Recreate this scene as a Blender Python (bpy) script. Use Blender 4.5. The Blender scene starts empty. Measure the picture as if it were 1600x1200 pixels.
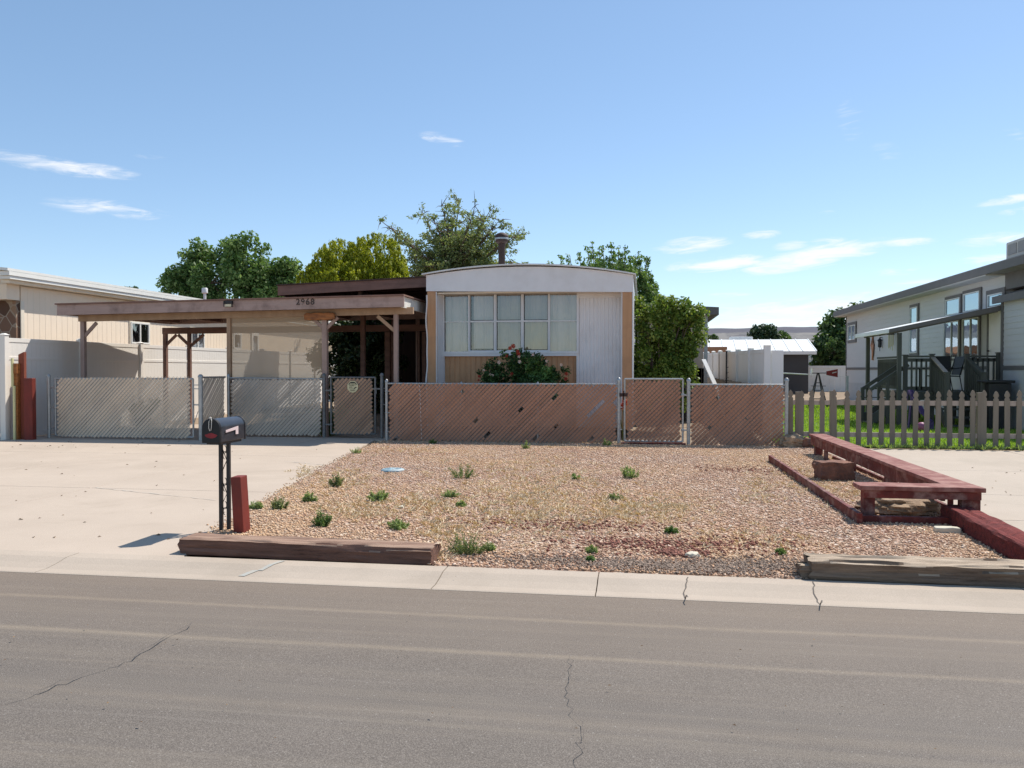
import bpy, bmesh, math, random
import numpy as np
from mathutils import Vector, Matrix

random.seed(7)
rng = np.random.default_rng(11)
sc = bpy.context.scene
COL = sc.collection
rad = math.radians

# ------------------------------------------------------------------ camera
F_PX, CAM_H, YAW, HORIZON = 1300.0, 1.5, rad(8.9), 578.0      # measured on the 1600x1200 photograph
PITCH = math.atan((600 - HORIZON) / F_PX)
cd = bpy.data.cameras.new('camera')
cam = bpy.data.objects.new('camera', cd)
COL.objects.link(cam)
cd.sensor_fit = 'HORIZONTAL'
cd.sensor_width = 36.0
cd.lens = 36.0 * F_PX / 1600.0
cd.clip_start = 0.1
cd.clip_end = 20000
cam.location = (0, 0, CAM_H)
cam.rotation_euler = (math.pi / 2 - PITCH, 0, YAW)
sc.camera = cam

# ------------------------------------------------------------------ sun, sky, exposure
SUN_EL, SUN_AZ = rad(54), rad(38.5)                            # azimuth clockwise from +Y
sl = bpy.data.lights.new('sun', 'SUN')
sl.energy = 4.2
sl.angle = rad(0.53)
sl.color = (1.0, 0.955, 0.88)
so = bpy.data.objects.new('sun', sl)
COL.objects.link(so)
so.location = (40, 50, 60)
to_sun = Vector((math.sin(SUN_AZ) * math.cos(SUN_EL), math.cos(SUN_AZ) * math.cos(SUN_EL), math.sin(SUN_EL)))
so.rotation_euler = to_sun.to_track_quat('Z', 'Y').to_euler()
sc.view_settings.view_transform = 'Standard'
sc.view_settings.look = 'None'
sc.view_settings.gamma = 1.0
sc.view_settings.use_curve_mapping = False
sc.view_settings.exposure = 0.45
sc.cycles.use_denoising = True
sc.cycles.denoising_prefilter = 'NONE'
sc.cycles.max_bounces = 8
sc.cycles.transparent_max_bounces = 16

_F = np.array([-math.sin(YAW) * math.cos(PITCH), math.cos(YAW) * math.cos(PITCH), -math.sin(PITCH)])
_R = np.array([math.cos(YAW), math.sin(YAW), 0.0])
_U = np.cross(_R, _F)


def ray(x, y):
    return _F * F_PX + _R * (x - 800) + _U * (600 - y)


def pg(x, y, z=0.0):            # measured photo point -> point on the plane z
    d = ray(x, y)
    return Vector((d * (z - CAM_H) / d[2]) + np.array([0, 0, CAM_H]))


def py(x, y, Y):                # -> point on the plane Y
    d = ray(x, y)
    return Vector(d * Y / d[1] + np.array([0, 0, CAM_H]))


def pxx(x, y, X):               # -> point on the plane X
    d = ray(x, y)
    return Vector(d * X / d[0] + np.array([0, 0, CAM_H]))


def tz(x, y):                   # height of the ground behind the front fences
    return 0.0 if y < 17.5 else 0.008 * (min(y, 120) - 17.5)


def smooth(a, b, x):
    t = min(1, max(0, (x - a) / (b - a)))
    return t * t * (3 - 2 * t)


# ------------------------------------------------------------------ world
world = bpy.data.worlds.new('World')
sc.world = world
world.use_nodes = True
wt = world.node_tree
wt.nodes.clear()


class NT:
    """small helper for node trees"""
    def __init__(s, tree):
        s.t = tree

    def n(s, typ, **kw):
        nd = s.t.nodes.new(typ)
        for k, v in kw.items():
            setattr(nd, k, v)
        return nd

    def link(s, a, b):
        s.t.links.new(a, b)

    def put(s, sock, v):
        if isinstance(v, bpy.types.NodeSocket):
            s.t.links.new(v, sock)
        else:
            sock.default_value = v

    def m(s, op, a, b=0.0, c=None, clamp=False):
        nd = s.n('ShaderNodeMath', operation=op)
        nd.use_clamp = clamp
        s.put(nd.inputs[0], a)
        s.put(nd.inputs[1], b)
        if c is not None:
            s.put(nd.inputs[2], c)
        return nd.outputs[0]

    def mix(s, f, a, b, blend='MIX'):
        nd = s.n('ShaderNodeMix', data_type='RGBA', blend_type=blend)
        s.put(nd.inputs[0], f)
        s.put(nd.inputs[6], a)
        s.put(nd.inputs[7], b)
        return nd.outputs[2]

    def ramp(s, f, stops, interp='LINEAR'):
        nd = s.n('ShaderNodeValToRGB')
        cr = nd.color_ramp
        cr.interpolation = interp
        while len(cr.elements) < len(stops):
            cr.elements.new(0.5)
        for e, (p, c) in zip(cr.elements, stops):
            e.position = p
            e.color = c if len(c) == 4 else (*c, 1)
        s.link(f, nd.inputs[0])
        return nd.outputs[0]

    def noise(s, vec, scale, detail=4, rough=0.55, dist=0.0):
        nd = s.n('ShaderNodeTexNoise')
        nd.inputs['Scale'].default_value = scale
        nd.inputs['Detail'].default_value = detail
        nd.inputs['Roughness'].default_value = rough
        nd.inputs['Distortion'].default_value = dist
        if vec is not None:
            s.link(vec, nd.inputs['Vector'])
        return nd.outputs[0]

    def mapv(s, vec, scale=(1, 1, 1), rot=(0, 0, 0), loc=(0, 0, 0)):
        nd = s.n('ShaderNodeMapping')
        nd.inputs['Scale'].default_value = scale
        nd.inputs['Rotation'].default_value = rot
        nd.inputs['Location'].default_value = loc
        s.link(vec, nd.inputs['Vector'])
        return nd.outputs[0]


def make_world():
    w = NT(wt)
    out = w.n('ShaderNodeOutputWorld')
    bg = w.n('ShaderNodeBackground')
    bg.inputs[1].default_value = SKY_STRENGTH
    w.link(bg.outputs[0], out.inputs[0])
    sky = w.n('ShaderNodeTexSky', sky_type='NISHITA')
    sky.sun_disc = False
    sky.sun_elevation = SUN_EL
    sky.sun_rotation = SUN_AZ
    sky.altitude = 1400
    sky.air_density = 1.0
    sky.dust_density = 0.6
    sky.ozone_density = 1.2
    tc = w.n('ShaderNodeTexCoord')
    sep = w.n('ShaderNodeSeparateXYZ')
    w.link(tc.outputs['Generated'], sep.inputs[0])
    az = w.m('ARCTAN2', sep.outputs[0], sep.outputs[1])
    el = w.m('ARCSINE', sep.outputs[2])
    cmb = w.n('ShaderNodeCombineXYZ')
    w.link(w.m('MULTIPLY', az, 1.0), cmb.inputs[0])
    w.link(w.m('MULTIPLY', w.m('SUBTRACT', el, w.m('MULTIPLY', az, .05)), 5.5), cmb.inputs[1])
    nz = w.noise(cmb.outputs[0], 22, 9, 0.62, 0.9)
    nz2 = w.noise(cmb.outputs[0], 7, 4, 0.5, 0.3)
    # cirrus streaks: bearing and height of each one, with its width, thickness, tilt and density
    clouds = [(95, 258, 120, 15, -0.05, .92), (60, 252, 80, 10, -.04, .8), (175, 327, 105, 15, -0.03, .68), (690, 217, 50, 11, -0.2, .7),
              (240, 246, 40, 5, 0, .3),
              (1080, 383, 70, 15, .05, 1.15), (1130, 412, 100, 14, .05, 1.25), (1260, 403, 130, 20, .14, 1.3),
              (1235, 385, 34, 11, .05, .9), (1190, 366, 34, 9, 0, .75), (1300, 377, 40, 8, 0, .7), (1415, 378, 52, 8, 0, .9),
              (1565, 374, 66, 13, 0, .75), (1560, 405, 90, 11, .08, 1.0), (1580, 312, 55, 8, .1, .85), (1590, 330, 30, 7, 0, .7),
              (1328, 185, 28, 38, -.3, .42), (1385, 238, 30, 22, -.3, .32), (1290, 331, 20, 5, 0, .6), (1585, 210, 22, 12, -.3, .35),
              (1330, 486, 300, 32, .03, .95), (1180, 510, 160, 18, .02, 1.25), (1140, 461, 46, 7, 0, .65), (1405, 425, 45, 8, 0, .7),
              (1500, 440, 110, 10, 0, .62), (1450, 470, 200, 22, .04, .7)]
    total = None
    for (cx, cy, hw, hh, tilt, den) in clouds:
        d = ray(cx, cy)
        d = d / np.linalg.norm(d)
        a0, e0 = math.atan2(d[0], d[1]), math.asin(d[2])
        da = w.m('SUBTRACT', az, a0)
        u = w.m('MULTIPLY', da, F_PX / hw)
        v = w.m('MULTIPLY', w.m('SUBTRACT', w.m('SUBTRACT', el, e0), w.m('MULTIPLY', da, tilt)), F_PX / hh)
        r2 = w.m('ADD', w.m('MULTIPLY', u, u), w.m('MULTIPLY', v, v))
        k = w.m('MULTIPLY', w.m('SUBTRACT', 1.0, r2, clamp=True), den)
        total = k if total is None else w.m('MAXIMUM', total, k)
    a = w.m('ADD', w.m('MULTIPLY', w.m('SUBTRACT', nz, 0.5), 2.6), w.m('MULTIPLY', w.m('SUBTRACT', nz2, 0.5), 1.2))
    core = w.m('ADD', w.m('SUBTRACT', total, .16), w.m('MULTIPLY', a, w.m('MINIMUM', w.m('MULTIPLY', total, 2.2), 1.0)))
    dens = w.n('ShaderNodeMapRange', interpolation_type='SMOOTHSTEP')
    dens.inputs[1].default_value = 0.0
    dens.inputs[2].default_value = 1.3
    dens.inputs[3].default_value = 0.0
    dens.inputs[4].default_value = 0.92
    w.link(core, dens.inputs[0])
    dens = dens.outputs[0]
    skyc = w.mix(SKY_HAZE_MIX, sky.outputs[0], SKY_HAZE, 'MIX')
    # thin high veil towards the horizon on the sun's side
    col = w.mix(dens, skyc, CLOUD_COL)
    w.link(col, bg.inputs[0])


SKY_STRENGTH = 0.125
SKY_HAZE_MIX, SKY_HAZE = 0.24, (1.5, 2.85, 4.2, 1)      # thin high haze that pales the blue
CLOUD_COL = (6.1, 6.2, 6.4, 1)
make_world()

# ------------------------------------------------------------------ materials
MATS = {}


def new_mat(name):
    m = bpy.data.materials.new(name)
    m.use_nodes = True
    m.node_tree.nodes.clear()
    w = NT(m.node_tree)
    out = w.n('ShaderNodeOutputMaterial')
    bs = w.n('ShaderNodeBsdfPrincipled')
    w.link(bs.outputs[0], out.inputs[0])
    MATS[name] = m
    return m, w, bs, out


def pm(name, c1, c2=None, scale=4.0, stretch=(1, 1, 1), rough=0.7, bump=0.15, bscale=None, metal=0.0,
       island=0.0, dirt=None, spec=0.4, detail=6, contrast=(0.3, 0.7), bdist=0.01):
    """procedural surface: two tones mixed by stretched noise, optional blotches of dirt, tone per loose piece, bump"""
    if c2 is None:
        c2 = tuple(v * 0.8 for v in c1)
    m, w, bs, out = new_mat(name)
    tc = w.n('ShaderNodeTexCoord')
    v = w.mapv(tc.outputs['Object'], stretch)
    n1 = w.noise(v, scale, detail, 0.6)
    col = w.ramp(n1, [(contrast[0], c1), (contrast[1], c2)])
    if island:
        g = w.n('ShaderNodeNewGeometry')
        k = w.m('ADD', 1.0 - island, w.m('MULTIPLY', g.outputs['Random Per Island'], 2 * island))
        cb = w.n('ShaderNodeCombineColor')
        for i in range(3):
            w.link(k, cb.inputs[i])
        col = w.mix(1.0, col, cb.outputs[0], 'MULTIPLY')
    if dirt:
        dc, dscale, amount = dirt
        dn = w.noise(tc.outputs['Object'], dscale, 5, 0.65)
        f = w.m('MULTIPLY', w.ramp(dn, [(0.48, (0, 0, 0)), (0.72, (1, 1, 1))]), amount)
        col = w.mix(f, col, (*dc, 1))
    w.link(col, bs.inputs['Base Color'])
    bs.inputs['Roughness'].default_value = rough
    bs.inputs['Metallic'].default_value = metal
    bs.inputs['Specular IOR Level'].default_value = spec
    if bump:
        b = w.n('ShaderNodeBump')
        b.inputs['Strength'].default_value = bump
        b.inputs['Distance'].default_value = bdist
        n2 = w.noise(v, bscale or scale * 3, 6, 0.65)
        w.link(n2, b.inputs['Height'])
        w.link(b.outputs[0], bs.inputs['Normal'])
    return m


def leaf_mat(name, dark, mid, light, trans=0.3, rough=0.55):
    m, w, bs, out = new_mat(name)
    g = w.n('ShaderNodeNewGeometry')
    col = w.ramp(g.outputs['Random Per Island'], [(0.0, dark), (0.5, mid), (1.0, light)])
    w.link(col, bs.inputs['Base Color'])
    bs.inputs['Roughness'].default_value = rough
    bs.inputs['Specular IOR Level'].default_value = 0.3
    tr = w.n('ShaderNodeBsdfTranslucent')
    w.link(w.mix(1.0, col, (1.0, 1.05, 0.5, 1), 'MULTIPLY'), tr.inputs[0])
    mx = w.n('ShaderNodeMixShader')
    mx.inputs[0].default_value = trans
    w.link(bs.outputs[0], mx.inputs[1])
    w.link(tr.outputs[0], mx.inputs[2])
    w.link(mx.outputs[0], out.inputs[0])
    return m


def glass_mat(name, tint, refl=0.25, rough=0.03, fres=.6, gtint=(1, 1, 1)):
    m, w, bs, out = new_mat(name)
    m.node_tree.nodes.remove(bs)
    tr = w.n('ShaderNodeBsdfTransparent')
    tr.inputs[0].default_value = (*tint, 1)
    gl = w.n('ShaderNodeBsdfGlossy')
    gl.inputs['Roughness'].default_value = rough
    gl.inputs['Color'].default_value = (*gtint, 1)
    lw = w.n('ShaderNodeLayerWeight')
    lw.inputs[0].default_value = 0.35
    f = w.m('ADD', refl, w.m('MULTIPLY', lw.outputs['Fresnel'], fres), clamp=True)
    tc = w.n('ShaderNodeTexCoord')
    b = w.n('ShaderNodeBump')
    b.inputs['Strength'].default_value = 0.12
    b.inputs['Distance'].default_value = 0.02
    w.link(w.noise(tc.outputs['Object'], 2.2, 2), b.inputs['Height'])
    w.link(b.outputs[0], gl.inputs['Normal'])
    mx = w.n('ShaderNodeMixShader')
    w.link(f, mx.inputs[0])
    w.link(tr.outputs[0], mx.inputs[1])
    w.link(gl.outputs[0], mx.inputs[2])
    w.link(mx.outputs[0], out.inputs[0])
    return m


# ------------------------------------------------------------------ mesh helpers
class MB:
    """collects faces; build() links them as ONE mesh object"""
    def __init__(s):
        s.v, s.f = [], []

    def add(s, vs, fs):
        o = len(s.v)
        s.v += [tuple(v) for v in vs]
        s.f += [tuple(i + o for i in f) for f in fs]
        return s

    BOXF = [(0, 3, 2, 1), (4, 5, 6, 7), (0, 1, 5, 4), (1, 2, 6, 5), (2, 3, 7, 6), (3, 0, 4, 7)]

    def box(s, x0, x1, y0, y1, z0, z1):
        return s.add([(x0, y0, z0), (x1, y0, z0), (x1, y1, z0), (x0, y1, z0),
                      (x0, y0, z1), (x1, y0, z1), (x1, y1, z1), (x0, y1, z1)], MB.BOXF)

    def obox(s, c, dims, rot=(0, 0, 0), taper=1.0):
        M = Matrix.Translation(c) @ Matrix.Rotation(rot[2], 4, 'Z') @ Matrix.Rotation(rot[1], 4, 'Y') @ Matrix.Rotation(rot[0], 4, 'X')
        a, b, h = dims[0] / 2, dims[1] / 2, dims[2] / 2
        vs = [(-a, -b, -h), (a, -b, -h), (a, b, -h), (-a, b, -h)]
        vs += [(x * taper, y * taper, h) for x, y, _ in vs]
        return s.add([M @ Vector(v) for v in vs], MB.BOXF)

    def beam(s, p0, p1, wd, h, up=(0, 0, 1)):
        p0, p1 = Vector(p0), Vector(p1)
        d = (p1 - p0).normalized()
        u = Vector(up)
        r = d.cross(u)
        if r.length < 1e-4:
            r = d.cross(Vector((0, 1, 0)))
        r.normalize()
        u = r.cross(d).normalized()
        vs = []
        for p in (p0, p1):
            for a, b in ((-1, -1), (1, -1), (1, 1), (-1, 1)):
                vs.append(p + r * (a * wd / 2) + u * (b * h / 2))
        return s.add(vs, [(0, 3, 2, 1), (4, 5, 6, 7), (0, 1, 5, 4), (1, 2, 6, 5), (2, 3, 7, 6), (3, 0, 4, 7)][::1])

    def tube(s, pts, rs, n=8, cap=True):
        pts = [Vector(p) for p in pts]
        if not isinstance(rs, (list, tuple)):
            rs = [rs] * len(pts)
        vs, fs = [], []
        ref = Vector((0.31, 0.17, 0.93)).normalized()
        for i, p in enumerate(pts):
            d = (pts[min(i + 1, len(pts) - 1)] - pts[max(i - 1, 0)])
            d = d.normalized() if d.length > 1e-9 else Vector((0, 0, 1))
            a = d.cross(ref)
            if a.length < 1e-3:
                a = d.cross(Vector((1, 0, 0)))
            a.normalize()
            b = d.cross(a)
            for k in range(n):
                t = 2 * math.pi * k / n
                vs.append(p + (a * math.cos(t) + b * math.sin(t)) * rs[i])
        for i in range(len(pts) - 1):
            for k in range(n):
                k2 = (k + 1) % n
                fs.append((i * n + k, i * n + k2, (i + 1) * n + k2, (i + 1) * n + k))
        if cap:
            fs.append(tuple(range(n))[::-1])
            fs.append(tuple((len(pts) - 1) * n + k for k in range(n)))
        return s.add(vs, fs)

    def prism(s, poly, axis, a0, a1):
        """polygon in the two other axes, pushed along axis 'x', 'y' or 'z' from a0 to a1"""
        def P(u, v, a):
            return {'x': (a, u, v), 'y': (u, a, v), 'z': (u, v, a)}[axis]
        n = len(poly)
        vs = [P(u, v, a0) for u, v in poly] + [P(u, v, a1) for u, v in poly]
        fs = [tuple(range(n)), tuple(range(2 * n - 1, n - 1, -1))]
        for i in range(n):
            j = (i + 1) % n
            fs.append((i, i + n, j + n, j))
        return s.add(vs, fs)

    def lathe(s, prof, c, n=20):
        vs, fs = [], []
        for r, z in prof:
            for k in range(n):
                t = 2 * math.pi * k / n
                vs.append((c[0] + r * math.cos(t), c[1] + r * math.sin(t), c[2] + z))
        for i in range(len(prof) - 1):
            for k in range(n):
                k2 = (k + 1) % n
                fs.append((i * n + k, i * n + k2, (i + 1) * n + k2, (i + 1) * n + k))
        fs.append(tuple(range(n))[::-1])
        fs.append(tuple((len(prof) - 1) * n + k for k in range(n)))
        return s.add(vs, fs)

    def ribs(s, axis, u0, u1, z0, z1, at, out, pitch, depth, groove=0.35):
        """vertical ribbed siding on a wall; axis 'x' runs along X at y=at, 'y' along Y at x=at; out=+-1 side the ribs face"""
        prof = []
        u = u0
        while u < u1 - 1e-6:
            e = min(u + pitch, u1)
            g = (e - u) * groove
            prof += [(u, 0), (u + g * .25, -depth), (u + g * .75, -depth), (u + g, 0)]
            u = e
        prof.append((u1, 0))
        vs, fs = [], []
        for (a, d) in prof:
            p = at + out * d
            for z in (z0, z1):
                vs.append((a, p, z) if axis == 'x' else (p, a, z))
        for i in range(len(prof) - 1):
            fs.append((2 * i, 2 * i + 2, 2 * i + 3, 2 * i + 1))
        return s.add(vs, fs)

    def laps(s, axis, u0, u1, z0, z1, at, out, board=0.2, depth=0.018):
        """horizontal lap siding"""
        z = z0
        while z < z1 - 1e-6:
            e = min(z + board, z1)
            lo, hi = at + out * depth, at
            def P(u, p, zz):
                return (u, p, zz) if axis == 'x' else (p, u, zz)
            s.add([P(u0, lo, z), P(u1, lo, z), P(u1, hi, e), P(u0, hi, e), P(u0, hi, z), P(u1, hi, z)],
                  [(0, 1, 2, 3), (4, 5, 1, 0)])
            z = e
        return s

    def build(s, name, mat, parent=None, bevel=0.0, smooth_angle=None, label=None):
        return link_mesh(name, s.v, s.f, mat, parent, bevel, smooth_angle, label)

    def split(s, name, mat, parent=None, bevel=0.0, smooth_angle=None, gap=.012):
        """build(), but every separate piece becomes an object of its own"""
        n = len(s.v)
        up = list(range(n))

        def find(a):
            while up[a] != a:
                up[a] = up[up[a]]
                a = up[a]
            return a
        for f in s.f:
            for i in f[1:]:
                up[find(i)] = find(f[0])
        isl = {}
        for i in range(n):
            isl.setdefault(find(i), []).append(i)
        groups = []
        for ids in isl.values():
            p = np.array([s.v[i] for i in ids])
            groups.append([set(ids), p.min(0) - gap, p.max(0) + gap])
        merged = True
        while merged:
            merged = False
            for a in range(len(groups)):
                for b in range(a + 1, len(groups)):
                    if np.all(groups[a][1] <= groups[b][2]) and np.all(groups[b][1] <= groups[a][2]):
                        groups[a] = [groups[a][0] | groups[b][0], np.minimum(groups[a][1], groups[b][1]), np.maximum(groups[a][2], groups[b][2])]
                        del groups[b]
                        merged = True
                        break
                if merged:
                    break
        out = []
        for ids, _, _ in groups:
            order = sorted(ids)
            ren = {v: k for k, v in enumerate(order)}
            out.append(link_mesh(name, [s.v[i] for i in order], [tuple(ren[i] for i in f) for f in s.f if f[0] in ids], mat, parent, bevel, smooth_angle))
        return out


def world_loc(o):
    p = Vector((0, 0, 0))
    while o is not None:
        p += o.location
        o = o.parent
    return p


def link_mesh(name, vs, fs, mat, parent=None, bevel=0.0, smooth_angle=None, label=None, origin=None):
    if parent is not None:
        off = world_loc(parent)
    elif origin is not None:
        off = Vector(origin)
    else:
        off = Vector((0, 0, 0))
    me = bpy.data.meshes.new(name)
    v = np.asarray(vs, dtype=np.float64) - np.array(off)
    me.from_pydata(v.tolist(), [], [tuple(f) for f in fs])
    me.materials.append(MATS[mat])
    if smooth_angle is not None:
        for p in me.polygons:
            p.use_smooth = True
        if smooth_angle < 180:
            me.set_sharp_from_angle(angle=rad(smooth_angle))
    me.validate()
    me.update()
    o = bpy.data.objects.new(name, me)
    COL.objects.link(o)
    if parent is not None:
        o.parent = parent
    else:
        o.location = off
    if bevel:
        md = o.modifiers.new('bevel', 'BEVEL')
        md.width = bevel
        md.segments = 2
        md.limit_method = 'ANGLE'
        md.angle_limit = rad(35)
    if label:
        o['label'] = label
    return o


def np_mesh(name, v, nper, mat, parent=None, faces=None):
    """many loose n-gons (or shared-vertex faces) straight from numpy arrays"""
    off = np.array(world_loc(parent)) if parent is not None else np.zeros(3)
    v = np.asarray(v, dtype=np.float32) - off.astype(np.float32)
    me = bpy.data.meshes.new(name)
    if faces is None:
        nf = len(v) // nper
        idx = np.arange(len(v), dtype=np.int32)
    else:
        idx = np.asarray(faces, dtype=np.int32).ravel()
        nf = len(idx) // nper
    me.vertices.add(len(v))
    me.vertices.foreach_set('co', v.ravel())
    me.loops.add(len(idx))
    me.loops.foreach_set('vertex_index', idx)
    me.polygons.add(nf)
    me.polygons.foreach_set('loop_start', np.arange(0, nf * nper, nper, dtype=np.int32))
    me.polygons.foreach_set('loop_total', np.full(nf, nper, dtype=np.int32))
    me.materials.append(MATS[mat])
    me.update(calc_edges=True)
    me.validate()
    o = bpy.data.objects.new(name, me)
    COL.objects.link(o)
    if parent is not None:
        o.parent = parent
    return o


def thing(name, label, cat, loc=(0, 0, 0), group=None):
    o = bpy.data.objects.new(name, None)
    o.empty_display_size = 0.2
    COL.objects.link(o)
    o.location = loc
    return tag(o, label, cat, group)


def tag(o, label, cat, group=None):
    o['label'] = label
    o['category'] = cat
    if group:
        o['group'] = group
    return o


def struct(o):
    o['kind'] = 'structure'
    return o


def stuff(o, label=None, cat=None):
    o['kind'] = 'stuff'
    if label:
        tag(o, label, cat)
    return o


def wobble(o, amp, scale, axis_scale=(1, 1, 1), cuts=0):
    """roughen a mesh in place with smooth noise (worn timber, rock)"""
    from mathutils import noise as mn
    me = o.data
    bm = bmesh.new()
    bm.from_mesh(me)
    if cuts:
        bmesh.ops.subdivide_edges(bm, edges=bm.edges[:], cuts=cuts, use_grid_fill=True)
    for v in bm.verts:
        p = Vector((v.co.x * axis_scale[0], v.co.y * axis_scale[1], v.co.z * axis_scale[2])) * scale + o.location
        v.co += Vector(mn.noise_vector(p)) * amp
    bm.to_mesh(me)
    bm.free()
    me.update()
    return o


def leaf_cloud(clumps, n, size, flat=.0, droop=0.0, aspect=.55, spread=.5, out_bias=.35):
    """loose leaf-shaped quads gathered in clumps: clumps = array of (x, y, z, r)"""
    clumps = np.asarray(clumps, dtype=float)
    p = clumps[:, 3] ** 2
    idx = rng.choice(len(clumps), n, p=p / p.sum())
    c = clumps[idx]
    d = rng.normal(0, 1, (n, 3))
    d /= np.linalg.norm(d, axis=1)[:, None] + 1e-9
    rr = rng.random(n) ** spread
    pos = c[:, :3] + d * (c[:, 3] * rr)[:, None] * np.array([1, 1, 1 - flat])
    nv = d * out_bias + rng.normal(0, .6, (n, 3)) + np.array([0, 0, .35])
    nv /= np.linalg.norm(nv, axis=1)[:, None] + 1e-9
    t = rng.normal(0, 1, (n, 3)) + np.array([0, 0, -droop * 3])
    t -= nv * (t * nv).sum(1)[:, None]
    t /= np.linalg.norm(t, axis=1)[:, None] + 1e-9
    b = np.cross(nv, t)
    s = size * rng.uniform(.6, 1.35, n)
    L, Wd = (s * .5)[:, None], (s * .5 * aspect)[:, None]
    fold = nv * (s * .08)[:, None]
    v = np.stack([pos - t * L, pos + b * Wd - t * L * .15 + fold, pos + t * L, pos - b * Wd - t * L * .15 + fold], 1)
    return v.reshape(-1, 3)

# ================================================================== surface colours
def make_materials():
    pm('ground_dirt', (.33, .25, .18), (.24, .18, .125), 1.2, rough=.95, bump=.4, bscale=30, spec=.1)
    pm('wood_mauve', (.46, .325, .28), (.37, .255, .215), 3, (.35, 3, 3), .75, .2, dirt=((.10, .06, .05), 3.0, .55))
    pm('wood_brown', (.28, .155, .115), (.18, .10, .075), 3, (.5, 3, 3), .8, .2, dirt=((.08, .05, .04), 2.0, .4))
    pm('wood_tan', (.46, .31, .20), (.37, .24, .15), 3, (2, 2, .4), .75, .15, dirt=((.16, .10, .07), 2.5, .3))
    pm('wood_mauve_post', (.44, .31, .26), (.34, .235, .19), 3, (3, 3, .35), .75, .2, dirt=((.13, .08, .06), 2.0, .35))
    pm('wood_dark', (.10, .06, .045), (.06, .036, .028), 4, (2, 2, .3), .85, .25)
    pm('orange_siding', (.58, .32, .165), (.50, .265, .13), 5, (3, 3, .3), .6, .08, dirt=((.22, .12, .07), 2.2, .35))
    pm('white_metal', (.82, .80, .79), (.76, .74, .73), 2.5, (1, 1, .4), .45, .04, dirt=((.50, .44, .38), 1.6, .25))
    pm('white_trim', (.80, .79, .78), (.72, .71, .70), 3, rough=.5, bump=.04)
    pm('roof_metal', (.78, .78, .76), (.66, .66, .64), 2, rough=.5, bump=.05)
    pm('vinyl', (.86, .80, .72), (.82, .76, .68), .8, rough=.4, bump=.02, dirt=((.62, .54, .45), 1.1, .12))
    pm('vinyl_white', (.80, .78, .75), (.74, .72, .69), .8, rough=.4, bump=.02, dirt=((.5, .44, .38), 1.1, .2))
    pm('cream_siding', (.88, .735, .575), (.85, .71, .55), 1.5, rough=.75, bump=.06, dirt=((.62, .48, .35), .8, .15))
    pm('cream_trim', (.82, .72, .58), (.70, .62, .50), 2, rough=.6, bump=.03)
    pm('white_paint', (.82, .80, .74), (.77, .75, .69), 2, rough=.5, bump=.03)
    pm('curtain', (.66, .63, .60), (.47, .45, .42), .9, (2.4, 1, .8), .9, .1, contrast=(.35, .65))
    pm('curtain_gray', (.46, .435, .41), (.31, .295, .275), .8, (2.4, 1, .8), .9, .1, contrast=(.35, .65))
    pm('curtain_yellow', (.60, .54, .36), (.44, .40, .28), 1.3, (3, 1, .6), .9, .1)
    pm('dark_room', (.03, .03, .032), (.02, .02, .02), 2, rough=.9, bump=0)  # near-black colour for sheets that stand in for unlit rooms
    pm('blind_gray', (.30, .31, .33), (.2, .21, .22), 2, (.2, .2, 20), .8, 0)
    pm('brown_siding', (.15, .09, .065), (.11, .065, .048), 3, (3, 3, .3), .75, .1)
    pm('pipe_brown', (.06, .03, .024), (.035, .02, .017), 5, rough=.7, bump=.1)
    pm('galv', (.46, .46, .45), (.33, .33, .325), 9, rough=.42, bump=.05, metal=.65)
    pm('galv_dark', (.20, .20, .20), (.13, .13, .13), 9, rough=.5, bump=.05, metal=.5)
    pm('slat_gray', (.74, .575, .42), (.64, .50, .365), 1.3, rough=.6, bump=.05, island=.05, dirt=((.22, .18, .15), 1.5, .35))
    pm('slat_gray_dark', (.60, .48, .37), (.47, .38, .30), 1.3, rough=.6, bump=.05, island=.08, dirt=((.16, .18, .14), 1.4, .4))
    pm('slat_brown', (.47, .235, .14), (.39, .19, .112), 1.5, rough=.6, bump=.05, island=.07, dirt=((.20, .11, .075), 1.2, .4))
    pm('slat_tan', (.45, .26, .155), (.36, .21, .125), 1.5, rough=.55, bump=.05, island=.14, dirt=((.28, .16, .08), 1.2, .4))
    pm('red_paint', (.22, .030, .018), (.145, .022, .015), 5, (2, 2, .5), .6, .2, dirt=((.10, .03, .02), 3, .5))
    pm('red_bench_top', (.34, .17, .135), (.19, .055, .042), 7, (1, 1, 1), .8, .35, dirt=((.17, .032, .027), 4, .8), contrast=(.36, .62))  # lighter leaf colour paints a sunlit cluster into the bush
    pm('red_bench', (.165, .026, .018), (.095, .018, .014), 5, (1, 1, 1), .7, .3, dirt=((.42, .27, .22), 6, .6), contrast=(.38, .6))
    pm('red_post_old', (.29, .075, .04), (.18, .05, .032), 4, (3, 3, .4), .8, .25)
    pm('wood_orange', (.46, .17, .045), (.20, .07, .022), 7, (.8, 2, 3), .55, .3, dirt=((.12, .05, .02), 5, .4))
    pm('yellow_paint', (.74, .68, .36), (.66, .60, .30), 4, rough=.6, bump=.05)
    pm('mailbox_black', (.030, .033, .042), (.022, .024, .03), 5, rough=.28, bump=.04, spec=.55, dirt=((.10, .10, .11), 6, .35))
    pm('mailbox_door', (.012, .012, .014), (.018, .016, .016), 5, rough=.5, bump=.05)
    pm('black_metal', (.022, .02, .02), (.03, .025, .024), 6, rough=.45, bump=.08)
    pm('red_mark', (.32, .03, .035), (.22, .022, .026), 20, rough=.6, bump=0)
    pm('pale_pink', (.72, .58, .56), (.66, .52, .50), 6, rough=.5, bump=0)
    pm('string_white', (.78, .74, .66), rough=.8, bump=0)
    pm('sign_cream', (.70, .62, .38), (.62, .54, .30), 6, rough=.5, bump=.03)
    pm('sign_black', (.02, .02, .02), rough=.6, bump=0)
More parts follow.
